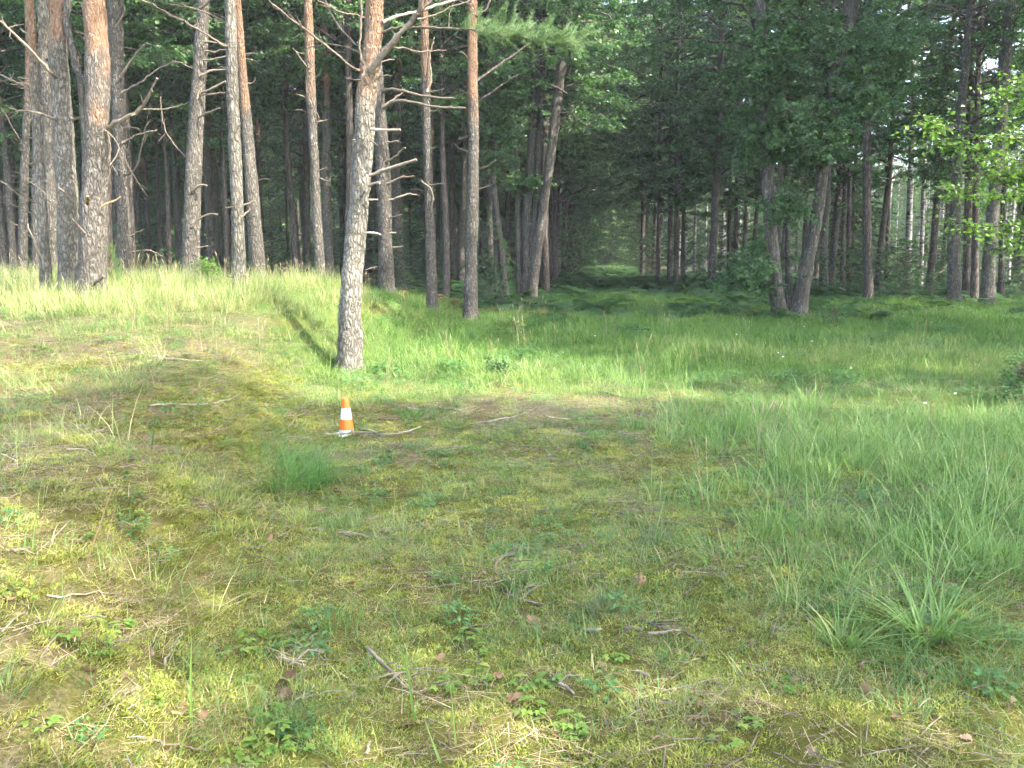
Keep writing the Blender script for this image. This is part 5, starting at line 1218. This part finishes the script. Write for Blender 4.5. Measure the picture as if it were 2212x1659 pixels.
def pine_cone():
    g = G()
    for k in range(46):
        t = (k + .5) / 46; a = k * 2.399; rr = .017 * math.sin(math.pi * (.12 + .8 * t)) ** .8; z = -.022 + .046 * t
        c = np.array((math.cos(a) * rr * .5, math.sin(a) * rr * .5, z)); o_ = np.array((math.cos(a), math.sin(a), .55)); s = np.array((-math.sin(a), math.cos(a), 0)); e = c + o_ * rr * .75
        g.add([c - s * .003, c + s * .003, e + s * .0055, e - s * .0055, c * np.array((.6, .6, 1)) - (0, 0, .004)], [[0, 1, 2, 3]], .5); g.add([e + s * .0055, e - s * .0055, c - (0, 0, .003)], [[0, 1, 2]], .5)
    V, Fq = lathe([(.002, -.024), (.009, -.012), (.010, .005), (.003, .022)], 10); g.add(V, Fq, .5)
    return g.mesh('pine_cone', M['cone_scale'], False)
PC = pine_cone()
for lb, u, v in (('open pine cone right of the strawberry leaves near the lower left', 320, 1422), ('open pine cone at the bottom of the left foreground', 710 * .86, 1512), ('small dark pine cone beside the knobbly stick', 612, 1490), ('dark pine cone below the short thick broken stick', 628, 1470)):
    p, _ = on_ground(u, v); o = link('pine_cone', PC, None, p + np.array((0, 0, .018))); o.rotation_euler = (1.3, qd.uniform(-1, 1), qd.uniform(0, 6)); o.scale = (1.25,) * 3; tag(o, lb, 'pine cone', 'pine cones in the left foreground')

def oak_leaf(seed):
    q = np.random.default_rng(seed); n = 13; L = .085; V = []; 
    for k in range(n):
        t = k / (n - 1); w = (.012 + .020 * math.sin(math.pi * t ** .9)) * (1 + .38 * math.cos(k * math.pi)) * (1 - .9 * (t > .97)); z = .012 * math.sin(t * 5 + seed) + .004
        V += [(t * L - L / 2, -w, z + .012 * q.random()), (t * L - L / 2, 0, z), (t * L - L / 2, w, z + .012 * q.random())]
    Fs = []
    for k in range(n - 1): a = 3 * k; Fs += [[a, a + 1, a + 4, a + 3], [a + 1, a + 2, a + 5, a + 4]]
    g = G(); g.add(V, Fs, .5); return g.mesh('dead_leaf', M['deadleaf'])
OL = [oak_leaf(s) for s in range(4)]
DL = [('in the lower right of the moss', [(1715, 1480), (1935, 1560), (2085, 1608), (1750, 1640), (1800, 1310), (2188, 1530), (1985, 1470), (1870, 1500), (2110, 1655)]),
      ('in the lower middle of the moss', [(1110, 1523), (1120, 1520), (950, 1433), (1360, 1590), (1200, 1600), (1010, 1290), (1075, 1470), (1560, 1590), (1300, 1450), (880, 1580)]),
      ('in the sunny left foreground', [(75, 1420), (130, 1365), (390, 1495), (385, 1555), (395, 1545), (50, 1455), (20, 1310), (265, 1480), (195, 1460), (10, 1470), (440, 1560)]),
      ('on the moss around the middle of the strip', [(545, 1300), (580, 1170), (690, 1110), (845, 1190), (905, 1255), (1280, 1350), (1150, 1350), (1050, 1190), (760, 1270)])]
for wh, pl in DL:
    for u, v in pl:
        p, _ = on_ground(u, v); o = link('dead_leaf', OL[int(qd.integers(0, 4))], None, p + np.array((0, 0, .022)), None, qd.uniform(.4, .75)); o.rotation_euler = (qd.normal(0, .3), qd.normal(0, .3), qd.uniform(0, 6.28))
        tag(o, 'curled dry brown leaf lying ' + wh, 'dead leaf', 'dry leaves ' + wh)

def flower_mesh():
    g = G(); 
    for k in range(8):
        a = k / 8 * 6.283; d = np.array((math.cos(a), math.sin(a), .12)); s = np.array((-math.sin(a), math.cos(a), 0)); g.add([s * .004, d * .014 + s * .007, d * .022, d * .014 - s * .007, -s * .004][:4], [[0, 1, 2, 3]], .7)
    return g.mesh('flower_head', M['flower'], False)
FM = flower_mesh(); gs = G(); addtube(gs, [(0, 0, -.3), (0, 0, 0)], [.002, .0015], 4, .5); FS = gs.mesh('flower_stem', M['meadow'])
FL = [('in front of the forked tree on the shaded meadow', [(1682, 698), (1590, 735), (1736, 715), (1752, 752), (1690, 790), (1680, 780)]), ('on the right part of the shaded meadow', [(1810, 720), (1900, 700), (1950, 690), (2010, 706), (2040, 700), (1880, 765), (2060, 880), (1995, 905)]), ('in the meadow left of the ride', [(1120, 715), (1140, 745), (1160, 700), (1150, 728), (1215, 780), (1202, 790), (1285, 738)])]
for wh, pl in FL:
    for u, v in pl:
        p, _ = on_ground(u, v + 14); lb = 'tiny white meadow flower ' + wh
        r = thing('meadow_flower', lb, 'flower', p + np.array((0, 0, .22)), 'white flowers ' + wh, 0, .75); o = link('flower_head', FM, r); o.rotation_euler = (.5, 0, qd.uniform(0, 6)); link('stem', FS, r)

# ------------------------------------------------------------------ look-alikes in small groups told apart by their order across the picture
byl = {}
for o in list(SC.objects):
    if o.parent is None and "label" in o.keys() and "group" in o.keys() and o["label"] == o["group"]: byl.setdefault(o["label"], []).append(o)
for lb, os_ in byl.items():
    if not 2 <= len(os_) <= 4: continue
    os_.sort(key=lambda o: o.location[0] / max(1, o.location[1]))
    names = {2: ['left one', 'right one'], 3: ['left one', 'middle one', 'right one'], 4: ['leftmost', 'second from left', 'third from left', 'rightmost']}[len(os_)]
    for o, nme in zip(os_, names):
        t_ = lb + ', ' + nme
        if len(t_.split()) <= 16: o["label"] = t_
